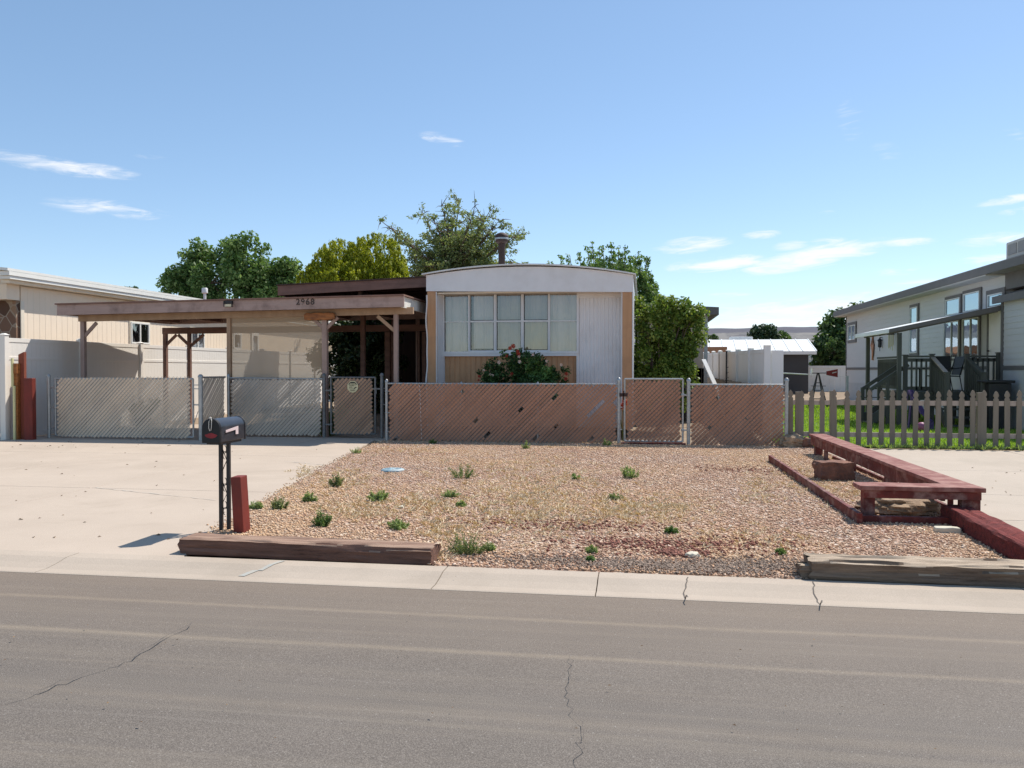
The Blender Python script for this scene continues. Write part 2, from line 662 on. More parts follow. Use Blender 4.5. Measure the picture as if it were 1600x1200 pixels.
    pm('number_dark', (.075, .05, .04), (.05, .035, .03), 8, rough=.7, bump=0)
    pm('lamp_lens', (.72, .64, .46), (.66, .58, .40), 6, rough=.3, bump=0)
    pm('gray_siding', (.63, .60, .575), (.58, .555, .53), 1.2, (1, .3, 3), .7, .05)
    pm('gray_trim', (.17, .15, .14), (.14, .125, .115), 2, rough=.65, bump=.05)
    pm('gray_light', (.55, .54, .53), (.48, .47, .46), 2, rough=.6, bump=.05)
    pm('deck_green', (.10, .096, .076), (.072, .07, .056), 3, (2, 2, .4), .7, .1)
    pm('shingle', (.34, .32, .30), (.25, .235, .22), 8, rough=.9, bump=.3)
    pm('picket', (.25, .205, .155), (.19, .155, .115), 3, (4, 4, .4), .8, .2, island=.06, dirt=((.19, .15, .12), 2.2, .35))
    pm('picket_rail', (.46, .37, .30), (.38, .30, .24), 3, (.4, 4, 4), .8, .2)
    pm('trash_black', (.018, .017, .018), (.026, .024, .025), 3, rough=.5, bump=.02)
    pm('dark_wall', (.058, .056, .058), (.048, .046, .048), 1.5, rough=.7, bump=.04)
    pm('terracotta', (.46, .23, .13), (.40, .19, .10), 2, rough=.8, bump=.1)
    pm('shade_gray', (.36, .34, .32), (.31, .29, .275), 2, rough=.8, bump=.05)
    pm('weathered', (.27, .235, .20), (.17, .145, .12), 4, (3, 3, .25), .9, .35)
    pm('rock_red', (.27, .125, .08), (.15, .072, .05), 7, rough=.9, bump=.8, bscale=16, bdist=.03, contrast=(.35, .62), dirt=((.10, .05, .04), 6, .5))
    pm('rock_tan', (.44, .315, .205), (.28, .185, .115), 7, rough=.9, bump=.8, bscale=14, bdist=.03, contrast=(.38, .64), dirt=((.20, .12, .08), 5, .5))
    pm('block_white', (.66, .60, .47), (.56, .50, .39), 7, rough=.9, bump=.3)
    pm('purple', (.07, .04, .13), rough=.4, bump=0)
    pm('pink', (.32, .09, .19), rough=.5, bump=0)
    pm('tail_red', (.30, .03, .025), (.24, .025, .02), 6, rough=.5, bump=0)
    pm('blue_lid', (.26, .40, .46), (.38, .46, .48), 9, rough=.6, bump=.2, contrast=(.4, .6), dirt=((.42, .40, .36), 8, .5))
    pm('bark', (.16, .11, .08), (.09, .065, .05), 6, (3, 3, .6), .95, .6)
    pm('bark_light', (.22, .17, .13), (.13, .10, .08), 6, (3, 3, .6), .95, .5)
    pm('stem_green', (.10, .14, .04), (.07, .10, .03), 6, rough=.8, bump=.1)
    pm('hill_shale', (.20, .185, .17), (.105, .10, .105), .016, (1, .4, .25), .95, .0, contrast=(.40, .58))
    pm('hill_rim', (.088, .082, .10), (.06, .057, .075), .006, (1, 1, 2), .95, .0)
    pm('chalk_blue', (.385, .395, .375), (.44, .385, .31), 34, rough=.9, bump=0)
    pm('chalk_white', (.62, .57, .50), (.50, .44, .37), 26, rough=.9, bump=0)
    pm('crack_dark', (.095, .08, .07), (.15, .126, .108), 20, rough=.95, bump=0)
    pm('terracotta_pot', (.05, .045, .04), (.04, .035, .03), 4, rough=.7, bump=.1)
    pm('orange_toy', (.50, .18, .05), (.40, .13, .04), 4, rough=.5, bump=0)
    pm('ac_beige', (.60, .56, .50), (.52, .48, .43), 4, rough=.6, bump=.05)

    leaf_mat('leaf_maple', (.055, .115, .028), (.13, .215, .06), (.29, .38, .15), .4)
    leaf_mat('leaf_shade', (.02, .035, .012), (.04, .065, .02), (.07, .10, .035), .2)  # greens darkened so the porch shade is in the leaf colour
    leaf_mat('leaf_willow', (.17, .20, .012), (.35, .38, .025), (.54, .53, .06), .38)
    leaf_mat('leaf_locust', (.13, .17, .07), (.22, .27, .11), (.36, .39, .19), .42)
    leaf_mat('leaf_poplar', (.08, .15, .04), (.15, .245, .07), (.26, .34, .12), .38)
    leaf_mat('leaf_bush', (.075, .14, .025), (.18, .26, .045), (.34, .38, .09), .4)
    leaf_mat('leaf_rose', (.02, .045, .014), (.05, .105, .03), (.13, .24, .07), .28)
    leaf_mat('leaf_rose_sunlit', (.07, .15, .035), (.15, .28, .07), (.28, .42, .13), .3)
    leaf_mat('leaf_far', (.045, .085, .03), (.08, .14, .045), (.15, .21, .075), .35)
    leaf_mat('leaf_pine', (.025, .05, .025), (.04, .075, .035), (.07, .11, .05), .15)
    leaf_mat('leaf_weed', (.20, .27, .09), (.30, .39, .15), (.42, .50, .23), .4)
    leaf_mat('leaf_lawn', (.20, .32, .03), (.29, .44, .05), (.40, .53, .08), .4)
    leaf_mat('straw', (.48, .335, .185), (.60, .45, .27), (.70, .57, .38), .1)
    leaf_mat('petal_red', (.36, .035, .025), (.46, .06, .04), (.55, .14, .09), .3)
    leaf_mat('petal_pale', (.70, .42, .36), (.78, .60, .55), (.80, .74, .70), .3)
    glass_mat('glass_front', (.88, .865, .84), .11, .02)
    glass_mat('glass_house', (.5, .55, .6), .16, .02, .42, (.72, .86, .95))
    glass_mat('glass_left', (.30, .33, .36), .18, .02)

    # ---- asphalt: brown dust along the kerb, streaks along the driving direction, fine stones
    m, w, bs, out = new_mat('asphalt')
    tc = w.n('ShaderNodeTexCoord')
    P = tc.outputs['Object']
    sep = w.n('ShaderNodeSeparateXYZ')
    w.link(P, sep.inputs[0])
    base = w.ramp(w.noise(P, 1.1, 6, .65), [(.3, (.132, .106, .086)), (.7, (.184, .151, .124))])
    fine = w.noise(P, 190, 3, .7)
    base = w.mix(.55, base, w.ramp(fine, [(.34, (.045, .04, .037)), (.5, (.142, .122, .105)), (.66, (.33, .29, .25))]))
    st = w.noise(w.mapv(P, (.12, 4.5, 1)), 1.6, 6, .6)
    base = w.mix(w.m('MULTIPLY', w.ramp(st, [(.50, (0, 0, 0)), (.70, (1, 1, 1))]), .32), base, (.26, .215, .165, 1))
    st2 = w.noise(w.mapv(P, (.3, 14, 1)), 1.0, 5, .6)
    base = w.mix(w.m('MULTIPLY', w.ramp(st2, [(.60, (0, 0, 0)), (.74, (1, 1, 1))]), .24), base, (.28, .245, .21, 1))
    dust = w.m('MULTIPLY', w.ramp(w.m('ADD', sep.outputs[1], w.m('MULTIPLY', w.noise(P, .8, 3), .8)),
                                  [(.0, (0, 0, 0)), (1.0, (1, 1, 1))]), 1.0)
    yy = w.m('MULTIPLY', w.m('SUBTRACT', w.m('ADD', sep.outputs[1], w.m('MULTIPLY', w.noise(w.mapv(P, (.25, 2, 1)), 1.2, 4), 1.0)), 4.3), .55, clamp=True)
    base = w.mix(w.m('MULTIPLY', yy, .55), base, (.225, .168, .122, 1))
    for yb, wd, am in ((5.02, .05, .26), (4.38, .045, .24), (3.55, .08, .12)):
        d = w.m('ABSOLUTE', w.m('SUBTRACT', w.m('ADD', sep.outputs[1], w.m('MULTIPLY', w.m('SUBTRACT', w.noise(w.mapv(P, (.3, .3, 1)), 1.0, 3), .5), .12)), yb))
        k = w.m('SUBTRACT', 1.0, w.m('DIVIDE', d, wd), clamp=True)
        k = w.m('MULTIPLY', k, w.m('MULTIPLY', w.noise(w.mapv(P, (2, 9, 1)), 4, 5), am * 1.6))
        base = w.mix(k, base, (.42, .33, .23, 1))
    spots = w.ramp(w.noise(P, 2.3, 7, .75), [(.62, (0, 0, 0)), (.74, (1, 1, 1))])
    base = w.mix(w.m('MULTIPLY', spots, .35), base, (.085, .078, .075, 1))
    vor = w.n('ShaderNodeTexVoronoi')
    vor.inputs['Scale'].default_value = 22
    w.link(P, vor.inputs['Vector'])
    sp = w.ramp(vor.outputs['Distance'], [(.0, (1, 1, 1)), (.11, (0, 0, 0))])
    base = w.mix(w.m('MULTIPLY', sp, .5), base, (.55, .52, .48, 1))
    w.link(base, bs.inputs['Base Color'])
    bs.inputs['Roughness'].default_value = .82
    bs.inputs['Specular IOR Level'].default_value = .3
    b = w.n('ShaderNodeBump')
    b.inputs['Strength'].default_value = .5
    b.inputs['Distance'].default_value = .006
    w.link(fine, b.inputs['Height'])
    w.link(b.outputs[0], bs.inputs['Normal'])

    # ---- concrete
    def concrete(name, c1, c2, stain, jx=None, jy=None):
        m, w, bs, out = new_mat(name)
        tc = w.n('ShaderNodeTexCoord')
        P = tc.outputs['Object']
        col = w.ramp(w.noise(P, .9, 7, .62), [(.3, c1), (.7, c2)])
        fine = w.noise(P, 120, 3, .7)
        col = w.mix(.22, col, w.ramp(fine, [(.35, tuple(v * .6 for v in c2)), (.65, tuple(min(1, v * 1.25) for v in c1))]))
        sn = w.ramp(w.noise(P, .55, 6, .7, .6), [(.52, (0, 0, 0)), (.72, (1, 1, 1))])
        col = w.mix(w.m('MULTIPLY', sn, .5), col, (*stain, 1))
        sp = w.ramp(w.noise(P, 9, 5, .8), [(.70, (0, 0, 0)), (.78, (1, 1, 1))])
        col = w.mix(w.m('MULTIPLY', sp, .6), col, tuple(v * .45 for v in stain) + (1,))
        w.link(col, bs.inputs['Base Color'])
        bs.inputs['Roughness'].default_value = .85
        bs.inputs['Specular IOR Level'].default_value = .25
        b = w.n('ShaderNodeBump')
        b.inputs['Strength'].default_value = .3
        b.inputs['Distance'].default_value = .004
        w.link(fine, b.inputs['Height'])
        w.link(b.outputs[0], bs.inputs['Normal'])
    concrete('concrete_drive', (.515, .42, .335), (.445, .36, .285), (.34, .27, .205))
    concrete('concrete_right', (.48, .40, .325), (.42, .35, .28), (.33, .28, .22))
    concrete('concrete_kerb', (.485, .40, .32), (.41, .335, .265), (.33, .27, .21))

    # ---- pebbles: one tone per stone
    m, w, bs, out = new_mat('pebble')
    g = w.n('ShaderNodeNewGeometry')
    tc = w.n('ShaderNodeTexCoord')
    col = w.ramp(g.outputs['Random Per Island'],
                 [(0, (.10, .06, .045)), (.18, (.23, .12, .08)), (.36, (.40, .23, .15)), (.54, (.47, .31, .20)),
                  (.70, (.56, .41, .28)), (.82, (.33, .29, .25)), (.92, (.70, .60, .48)), (1.0, (.80, .76, .70))])
    yel = w.ramp(w.noise(tc.outputs['Object'], .38, 6, .65), [(.42, (0, 0, 0)), (.62, (1, 1, 1))])
    col = w.mix(.36, col, (.60, .445, .34, 1))
    col = w.mix(w.m('MULTIPLY', yel, .5), col, (.68, .50, .28, 1))
    redp = w.ramp(w.noise(w.mapv(tc.outputs['Object'], (1, 1, 1), (0, 0, 0), (7, 3, 0)), .5, 6, .65), [(.55, (0, 0, 0)), (.70, (1, 1, 1))])
    col = w.mix(w.m('MULTIPLY', redp, .40), col, (.36, .14, .09, 1))
    col = w.mix(1.0, col, (1.14, 1.08, 1.05, 1), 'MULTIPLY')
    big = w.ramp(w.noise(tc.outputs['Object'], .55, 5, .6), [(.35, (1.0, .93, .86)), (.65, (1.0, 1.0, 1.0))])
    col = w.mix(1.0, col, big, 'MULTIPLY')
    w.link(col, bs.inputs['Base Color'])
    bs.inputs['Roughness'].default_value = .85
    bs.inputs['Specular IOR Level'].default_value = .25

    # ---- the earth under the pebbles with red paint dust, straw-coloured and grey patches
    m, w, bs, out = new_mat('gravel_bed')
    tc = w.n('ShaderNodeTexCoord')
    P = tc.outputs['Object']
    vor = w.n('ShaderNodeTexVoronoi')
    vor.inputs['Scale'].default_value = 34
    w.link(P, vor.inputs['Vector'])
    sepc = w.n('ShaderNodeSeparateColor')
    w.link(vor.outputs['Color'], sepc.inputs[0])
    col = w.ramp(sepc.outputs[0], [(0, (.14, .08, .06)), (.3, (.36, .21, .15)), (.6, (.47, .31, .22)), (.85, (.56, .43, .33)), (1, (.66, .58, .5))])
    yel = w.ramp(w.noise(P, .42, 5, .65), [(.50, (0, 0, 0)), (.66, (1, 1, 1))])
    col = w.mix(w.m('MULTIPLY', yel, .5), col, (.52, .38, .20, 1))
    w.link(col, bs.inputs['Base Color'])
    bs.inputs['Roughness'].default_value = .95
    bs.inputs['Specular IOR Level'].default_value = .15
    b = w.n('ShaderNodeBump')
    b.inputs['Strength'].default_value = .8
    b.inputs['Distance'].default_value = .02
    w.link(vor.outputs['Distance'], b.inputs['Height'])
    w.link(b.outputs[0], bs.inputs['Normal'])

    # ---- woven shade cloth: half open
    m, w, bs, out = new_mat('shade_cloth')
    bs.inputs['Base Color'].default_value = (.66, .50, .34, 1)
    bs.inputs['Roughness'].default_value = .9
    tr = w.n('ShaderNodeBsdfTransparent')
    tr.inputs[0].default_value = (1, .98, .95, 1)
    tl = w.n('ShaderNodeBsdfTranslucent')
    tl.inputs[0].default_value = (.66, .50, .34, 1)
    a = w.n('ShaderNodeMixShader')
    a.inputs[0].default_value = .35
    w.link(bs.outputs[0], a.inputs[1])
    w.link(tl.outputs[0], a.inputs[2])
    mx = w.n('ShaderNodeMixShader')
    mx.inputs[0].default_value = .25
    w.link(a.outputs[0], mx.inputs[1])
    w.link(tr.outputs[0], mx.inputs[2])
    w.link(mx.outputs[0], out.inputs[0])

    # ---- stone veneer
    m, w, bs, out = new_mat('stone_veneer')
    tc = w.n('ShaderNodeTexCoord')
    vor = w.n('ShaderNodeTexVoronoi', feature='DISTANCE_TO_EDGE')
    vor.inputs['Scale'].default_value = 3.2
    w.link(tc.outputs['Object'], vor.inputs['Vector'])
    v2 = w.n('ShaderNodeTexVoronoi')
    v2.inputs['Scale'].default_value = 3.2
    w.link(tc.outputs['Object'], v2.inputs['Vector'])
    sepc = w.n('ShaderNodeSeparateColor')
    w.link(v2.outputs['Color'], sepc.inputs[0])
    stone = w.ramp(sepc.outputs[0], [(0, (.10, .055, .035)), (.5, (.20, .11, .07)), (1, (.30, .19, .12))])
    col = w.mix(w.ramp(vor.outputs['Distance'], [(.02, (1, 1, 1)), (.05, (0, 0, 0))]), stone, (.34, .27, .2, 1))
    w.link(col, bs.inputs['Base Color'])
    bs.inputs['Roughness'].default_value = .9
    b = w.n('ShaderNodeBump')
    b.inputs['Strength'].default_value = .8
    b.inputs['Distance'].default_value = .03
    w.link(vor.outputs['Distance'], b.inputs['Height'])
    w.link(b.outputs[0], bs.inputs['Normal'])

    # ---- weathered railway timber: paler tops, darker sides
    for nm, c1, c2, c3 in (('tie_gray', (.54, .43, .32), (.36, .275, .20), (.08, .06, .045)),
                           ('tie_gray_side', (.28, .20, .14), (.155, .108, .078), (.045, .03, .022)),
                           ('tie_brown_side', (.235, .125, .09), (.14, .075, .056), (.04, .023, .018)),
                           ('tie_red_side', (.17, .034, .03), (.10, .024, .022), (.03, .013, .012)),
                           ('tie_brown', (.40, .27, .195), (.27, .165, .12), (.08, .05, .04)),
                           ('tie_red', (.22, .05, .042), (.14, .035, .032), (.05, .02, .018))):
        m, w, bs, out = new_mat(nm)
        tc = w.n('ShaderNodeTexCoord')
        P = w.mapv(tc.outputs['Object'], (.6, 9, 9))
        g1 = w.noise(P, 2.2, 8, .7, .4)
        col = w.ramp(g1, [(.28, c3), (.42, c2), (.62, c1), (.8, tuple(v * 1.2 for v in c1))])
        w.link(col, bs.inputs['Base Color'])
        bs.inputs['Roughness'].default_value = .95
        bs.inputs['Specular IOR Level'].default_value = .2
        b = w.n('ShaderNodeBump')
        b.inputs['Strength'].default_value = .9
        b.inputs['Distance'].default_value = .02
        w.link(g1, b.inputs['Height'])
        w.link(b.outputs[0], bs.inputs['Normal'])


make_materials()

KERB_Y0, KERB_Y1, ROAD_Z = 5.61, 6.12, -0.03


# ================================================================== setting: ground, road, kerb, drives, hills
def make_setting():
    xs = [-4000, -60, -14, 14, 60, 4000]
    ys = [-300, 5.4, 6.0, 17.5, 30, 60, 120, 2600]
    zs = [-.2, -.2, -.03, -.03, tz(0, 30), tz(0, 60), tz(0, 120), tz(0, 120)]
    vs, fs = [], []
    for y, z in zip(ys, zs):
        for x in xs:
            vs.append((x, y, z))
    n = len(xs)
    for j in range(len(ys) - 1):
        for i in range(n - 1):
            a = j * n + i
            fs.append((a, a + 1, a + n + 1, a + n))
    struct(link_mesh('ground', vs, fs, 'ground_dirt'))
    b = MB().add([(-300, -9, ROAD_Z - .08), (300, -9, ROAD_Z - .08), (300, -1, ROAD_Z + .03), (-300, -1, ROAD_Z + .03),
                  (300, KERB_Y0, ROAD_Z), (-300, KERB_Y0, ROAD_Z)], [(0, 1, 2, 3), (3, 2, 4, 5)])
    struct(b.build('road', 'asphalt'))
    # rolled kerb and gutter pan, cut by joints every three metres
    prof = [(KERB_Y0, ROAD_Z - .05), (KERB_Y0, ROAD_Z + .002), (KERB_Y0 + .02, ROAD_Z + .006), (5.74, ROAD_Z + .004), (5.86, -.010), (5.97, .012), (KERB_Y1, .014), (KERB_Y1, -.06)]
    b = MB()
    joints = [-60, -30, -16.8, -13.8, -10.75, -7.72, -4.52, -1.45, -.31, 2.55, 5.6, 8.6, 11.6, 20, 60]
    for x0, x1 in zip(joints, joints[1:]):
        if x1 - x0 < .1:
            continue
        b.prism(prof, 'x', x0 + .004, x1 - .004)
    struct(b.build('kerb', 'concrete_kerb'))
    # driveway slabs
    def drive(name, polys, mat):
        b = MB()
        for p in polys:
            b.prism(p, 'z', -.025, .008)
        struct(b.build(name, mat, bevel=.004))
    g = .006
    edge = [(-3.62, KERB_Y1 + .01), (-3.98, 7.35), (-4.16, 8.3), (-4.75, 11.55), (-5.15, 14.2), (-5.62, 16.95)]
    def ex(y):
        for (xa, ya), (xb, yb) in zip(edge, edge[1:]):
            if ya <= y <= yb:
                return xa + (xb - xa) * (y - ya) / (yb - ya)
        return edge[-1][0]
    rows = [KERB_Y1 + .008, 9.55, 13.6, 17.0, 24]
    cols = [-13.45, -9.3, -6.9]
    polys = []
    for y0, y1 in zip(rows, rows[1:]):
        ya, yb = y0 + g, y1 - g
        for x0, x1 in zip(cols, cols[1:]):
            polys.append([(x0 + g, ya), (x1 - g, ya), (x1 - g, yb), (x0 + g, yb)])
        if y0 < 16:
            pts = [(-6.9 + g, ya)] + [(ex(ya + (yb - ya) * t / 6), ya + (yb - ya) * t / 6) for t in range(7)] + [(-6.9 + g, yb)]
            polys.append(pts)
        else:
            polys.append([(-6.9 + g, ya), (-5.35, ya), (-5.35, yb), (-6.9 + g, yb)])
    drive('driveway', polys, 'concrete_drive')
    rows = [KERB_Y1 + .008, 8.9, 10.7, 13.2, 16.55]
    polys = []
    for y0, y1 in zip(rows, rows[1:]):
        for x0, x1 in ((3.3, 6.6), (6.6, 10), (10, 16)):
            polys.append([(x0 + g, y0 + g), (x1 - g, y0 + g), (x1 - g, y1 - g), (x0 + g, y1 - g)])
    drive('neighbour_driveway', polys, 'concrete_right')
    # caulk and cracks on the slabs
    def strip(name, pts, wds, mat, z):
        b = MB()
        for (p, q), (wa, wb) in zip(zip(pts, pts[1:]), zip(wds, wds[1:])):
            d = Vector((q[0] - p[0], q[1] - p[1], 0)).normalized()
            r = Vector((-d.y, d.x, 0))
            a0, a1 = Vector((*p, z)), Vector((*q, z))
            b.add([a0 - r * wa, a0 + r * wa, a1 + r * wb, a1 - r * wb], [(0, 1, 2, 3)])
        struct(b.build(name, mat))
    def jag(p, q, n, amp):
        return [(p[0] + (q[0] - p[0]) * t / n + (random.uniform(-amp, amp) if 0 < t < n else 0),
                 p[1] + (q[1] - p[1]) * t / n + (random.uniform(-amp, amp) if 0 < t < n else 0)) for t in range(n + 1)]
    def wpx(*pts, z=0):
        return [tuple(pg(x, y, z)[:2]) for x, y in pts]
    rz = ROAD_Z + .016
    for a, b_, n in ((wpx((150, 763), (338, 783)), .010, 30), (wpx((445, 722), (505, 727)), .012, 10)):
        p = jag(a[0], a[1], n, .015)
        strip('slab_caulk', p, [random.uniform(.2, 1.2) * b_ for _ in p], 'chalk_white', .0125)
    for pts, wd, n, amp in ((wpx((300, 975), (210, 1030), (120, 1060), (0, 1105), z=rz), .004, 9, .02),
                            (wpx((893, 1025), (885, 1085), (912, 1150), (900, 1200), z=rz), .0022, 9, .02)):
        full = []
        for p, q in zip(pts, pts[1:]):
            full += jag(p, q, n, amp)[:-1]
        strip('road_crack', full, [random.uniform(.2, 1.0) * wd for _ in full], 'crack_dark', rz + .012)
    for pts in (wpx((1075, 905), (1068, 922), (1074, 940)), wpx((1270, 912), (1274, 928), (1288, 950))):
        full = []
        for p, q in zip(pts, pts[1:]):
            full += jag(p, q, 6, .008)[:-1]
        b = MB()
        for p, q in zip(full, full[1:]):
            def kz(y):
                ks = [(KERB_Y0, ROAD_Z + .004), (5.74, ROAD_Z + .004), (5.86, -.010), (5.97, .012), (KERB_Y1, .014)]
                for (ya, za), (yb, zb) in zip(ks, ks[1:]):
                    if ya <= y <= yb:
                        return za + (zb - za) * (y - ya) / (yb - ya) + .003
                return .017
            b.add([(p[0] - .004, p[1], kz(p[1])), (p[0] + .004, p[1], kz(p[1])), (q[0] + .004, q[1], kz(q[1])), (q[0] - .004, q[1], kz(q[1]))], [(0, 1, 2, 3)])
        struct(b.build('kerb_crack', 'crack_dark'))
    # surveyor's spray marks on the gutter
    def ksheet(x0, x1, xo, ys_, mat, name):
        b = MB()
        ks = {5.64: ROAD_Z + .014, 5.74: ROAD_Z + .008, 5.86: -.006, 5.97: .016, 6.09: .0178}
        kk = sorted(k for k in ks if ys_[0] <= k <= ys_[1])
        for i, (ya, yb) in enumerate(zip(kk, kk[1:])):
            o0, o1 = xo * i, xo * (i + 1)
            b.add([(x0 + o0, ya, ks[ya]), (x1 + o0, ya, ks[ya]), (x1 + o1, yb, ks[yb]), (x0 + o1, yb, ks[yb])], [(0, 1, 2, 3)])
        struct(b.build(name, mat))
    ksheet(-2.855, -2.815, .04, (5.86, 6.09), 'chalk_blue', 'kerb_paint_mark')
    ksheet(-2.95, -2.90, .055, (5.74, 5.87), 'chalk_blue', 'kerb_paint_mark')
    # hills: pale shale aprons under a darker rim
    def hills(name, y, mat, base, amp, rough, seed, x0=-3600, x1=3600, n=260, depth=700, foot=0.0):
        from mathutils import noise as mn
        vs, fs = [], []
        R = 9
        for i in range(n + 1):
            x = x0 + (x1 - x0) * i / n
            top = base + amp * mn.noise((x * .0011 + seed, 1.3, 0)) + amp * .7 * mn.noise((x * .007 + seed, 4.3, 0)) + amp * .3 * mn.noise((x * .02 + seed, 8.3, 0))
            for r in range(R):
                t = r / (R - 1)
                gx = mn.noise((x * .011 + seed, t * 1.2, 7)) * rough * math.sin(math.pi * min(1, t * 1.1))
                vs.append((x, y + depth * t + gx * 2, foot + (top - foot) * (t ** .8) + gx * .12))
        for i in range(n):
            for r in range(R - 1):
                a = i * R + r
                fs.append((a, a + R, a + R + 1, a + 1))
        struct(link_mesh(name, vs, fs, mat, smooth_angle=180))
    hills('hills', 2300, 'hill_shale', 131, 7, 55, 3.1)
    hills('hills_rim', 2900, 'hill_rim', 181, 9, 14, 9.4, foot=90)


make_setting()


# ---- gravel bed and pebbles
GRAVEL = [(-5.45, 16.80), (-5.12, 14.2), (-4.72, 11.55), (-4.15, 8.3), (-3.97, 7.35), (-3.70, 6.42), (-1.58, 6.38), (-1.56, 6.14), (1.12, 6.14), (1.16, 6.38), (3.28, 6.38),
          (3.28, 16.9), (2.8, 16.95), (-5.3, 16.95)]


def inside(poly, x, y):
    c = np.zeros(len(x), dtype=bool)
    n = len(poly)
    for i in range(n):
        xa, ya = poly[i]
        xb, yb = poly[(i + 1) % n]
        cond = ((ya > y) != (yb > y)) & (x < (xb - xa) * (y - ya) / (yb - ya + 1e-12) + xa)
        c ^= cond
    return c


def make_gravel():
    b = MB()
    b.prism(GRAVEL, 'z', -.02, .010)
    struct(b.build('gravel_bed', 'gravel_bed'))

    def stones(n, poly, y_lo, y_hi, s_lo, s_hi, zb):
        x = rng.uniform(-5.8, 3.4, n * 3)
        # denser towards the camera, where each stone is seen
        y = y_lo + (y_hi - y_lo) * rng.random(n * 3) ** 1.35
        jit = rng.normal(0, .07, n * 3)
        k = inside(poly, x + jit, y)
        x, y = x[k][:n], y[k][:n]
        m = len(x)
        s = s_lo + (s_hi - s_lo) * rng.random(m) ** 2.6
        base = np.array([(1, 0, 0), (0, 1, 0), (-1, 0, 0), (0, -1, 0), (0, 0, .62), (0, 0, -.62)])
        v = base[None] * (1 + rng.uniform(-.38, .38, (m, 6, 1))) * s[:, None, None]
        v[:, :, 0] *= rng.uniform(.7, 1.35, (m, 1))
        t = rng.uniform(0, 2 * np.pi, m)
        ti = rng.uniform(-.5, .5, m)
        ct, st, ci, si = np.cos(t)[:, None], np.sin(t)[:, None], np.cos(ti)[:, None], np.sin(ti)[:, None]
        X, Y, Z = v[..., 0], v[..., 1], v[..., 2]
        X, Z = X * ci - Z * si, X * si + Z * ci
        X, Y = X * ct - Y * st, X * st + Y * ct
        out = np.stack([X + x[:, None], Y + y[:, None], Z + zb + s[:, None] * .3], -1).reshape(-1, 3)
        f = np.array([(0, 1, 4), (1, 2, 4), (2, 3, 4), (3, 0, 4), (1, 0, 5), (2, 1, 5), (3, 2, 5), (0, 3, 5)])
        faces = (f[None] + (np.arange(m) * 6)[:, None, None]).reshape(-1, 3)
        return out, faces
    v, f = stones(170000, GRAVEL, 6.16, 16.95, .0045, .0175, .010)
    o = np_mesh('gravel', v, 3, 'pebble', faces=f)
    stuff(o, 'pink and buff landscaping gravel spread over the front yard', 'gravel')
    # red paint-dusted chips and fine grey grit in patches
    def patch(name, spots, n, mat, s0, s1, label):
        xs_, ys_ = [], []
        for (px_, py_, rx, ry) in spots:
            c = pg(px_, py_)
            xs_.append(c.x + rng.normal(0, rx, n))
            ys_.append(c.y + rng.normal(0, ry, n))
        x, y = np.concatenate(xs_), np.concatenate(ys_)
        k = inside(GRAVEL, x, y)
        x, y = x[k], y[k]
        m = len(x)
        s = rng.uniform(s0, s1, m)
        base = np.array([(1, 0, 0), (0, 1, 0), (-1, 0, 0), (0, -1, 0), (0, 0, .7), (0, 0, -.6)])
        vv = base[None] * (1 + rng.uniform(-.35, .35, (m, 6, 1))) * s[:, None, None]
        out = vv + np.stack([x, y, np.full(m, .022)], -1)[:, None, :]
        f = np.array([(0, 1, 4), (1, 2, 4), (2, 3, 4), (3, 0, 4), (1, 0, 5), (2, 1, 5), (3, 2, 5), (0, 3, 5)])
        faces = (f[None] + (np.arange(m) * 6)[:, None, None]).reshape(-1, 3)
        stuff(np_mesh(name, out.reshape(-1, 3), 3, mat, faces=faces), label, 'gravel')
    pm('chip_red', (.31, .13, .09), (.21, .085, .06), 30, rough=.9, bump=0, island=.4)
    pm('grit_gray', (.34, .25, .19), (.20, .145, .11), 30, rough=.95, bump=0, island=.45)
    patch('red_gravel_chips', [(975, 852, .3, .16), (1010, 855, .35, .12), (1100, 858, .3, .15), (1150, 850, .35, .15), (840, 822, .4, .14),
                               (930, 825, .35, .15), (1165, 735, .4, .25), (1060, 868, .12, .05)], 150, 'chip_red', .008, .02,
          'dark red stained gravel chips in patches near the kerb')
    patch('gray_grit', [(1200, 885, .3, .13), (1130, 888, .3, .12), (1060, 892, .35, .10), (980, 885, .4, .12), (880, 880, .45, .12)], 700, 'grit_gray', .006, .013,
          'fine grey grit washed up along the kerb')


make_gravel()


def blades(name, centers, mat, parent=None, width=.006):
    """grass-like blades: centers = list of (x, y, z, radius, height, count, lean)"""
    vs = []
    for (x, y, z, r, h, n, lean) in centers:
        a = rng.uniform(0, 2 * np.pi, n)
        rr = r * np.sqrt(rng.random(n)) * .6
        bx, by = x + rr * np.cos(a), y + rr * np.sin(a)
        hh = h * rng.uniform(.45, 1.05, n)
        a2 = a + rng.normal(0, .6, n)
        dx, dy = np.cos(a2), np.sin(a2)
        l = hh * lean * rng.uniform(.3, 1.3, n)
        wv = width * rng.uniform(.7, 1.5, n)
        qx, qy = -dy * wv, dx * wv
        v = np.stack([np.stack([bx - qx, by - qy, np.full(n, z)], -1),
                      np.stack([bx + qx, by + qy, np.full(n, z)], -1),
                      np.stack([bx + qx * .8 + dx * l * .4, by + qy * .8 + dy * l * .4, z + hh * .6], -1),
                      np.stack([bx + dx * l, by + dy * l, z + hh], -1)], 1)
        vs.append(v.reshape(-1, 3))
    return np_mesh(name, np.concatenate(vs), 4, mat, parent)


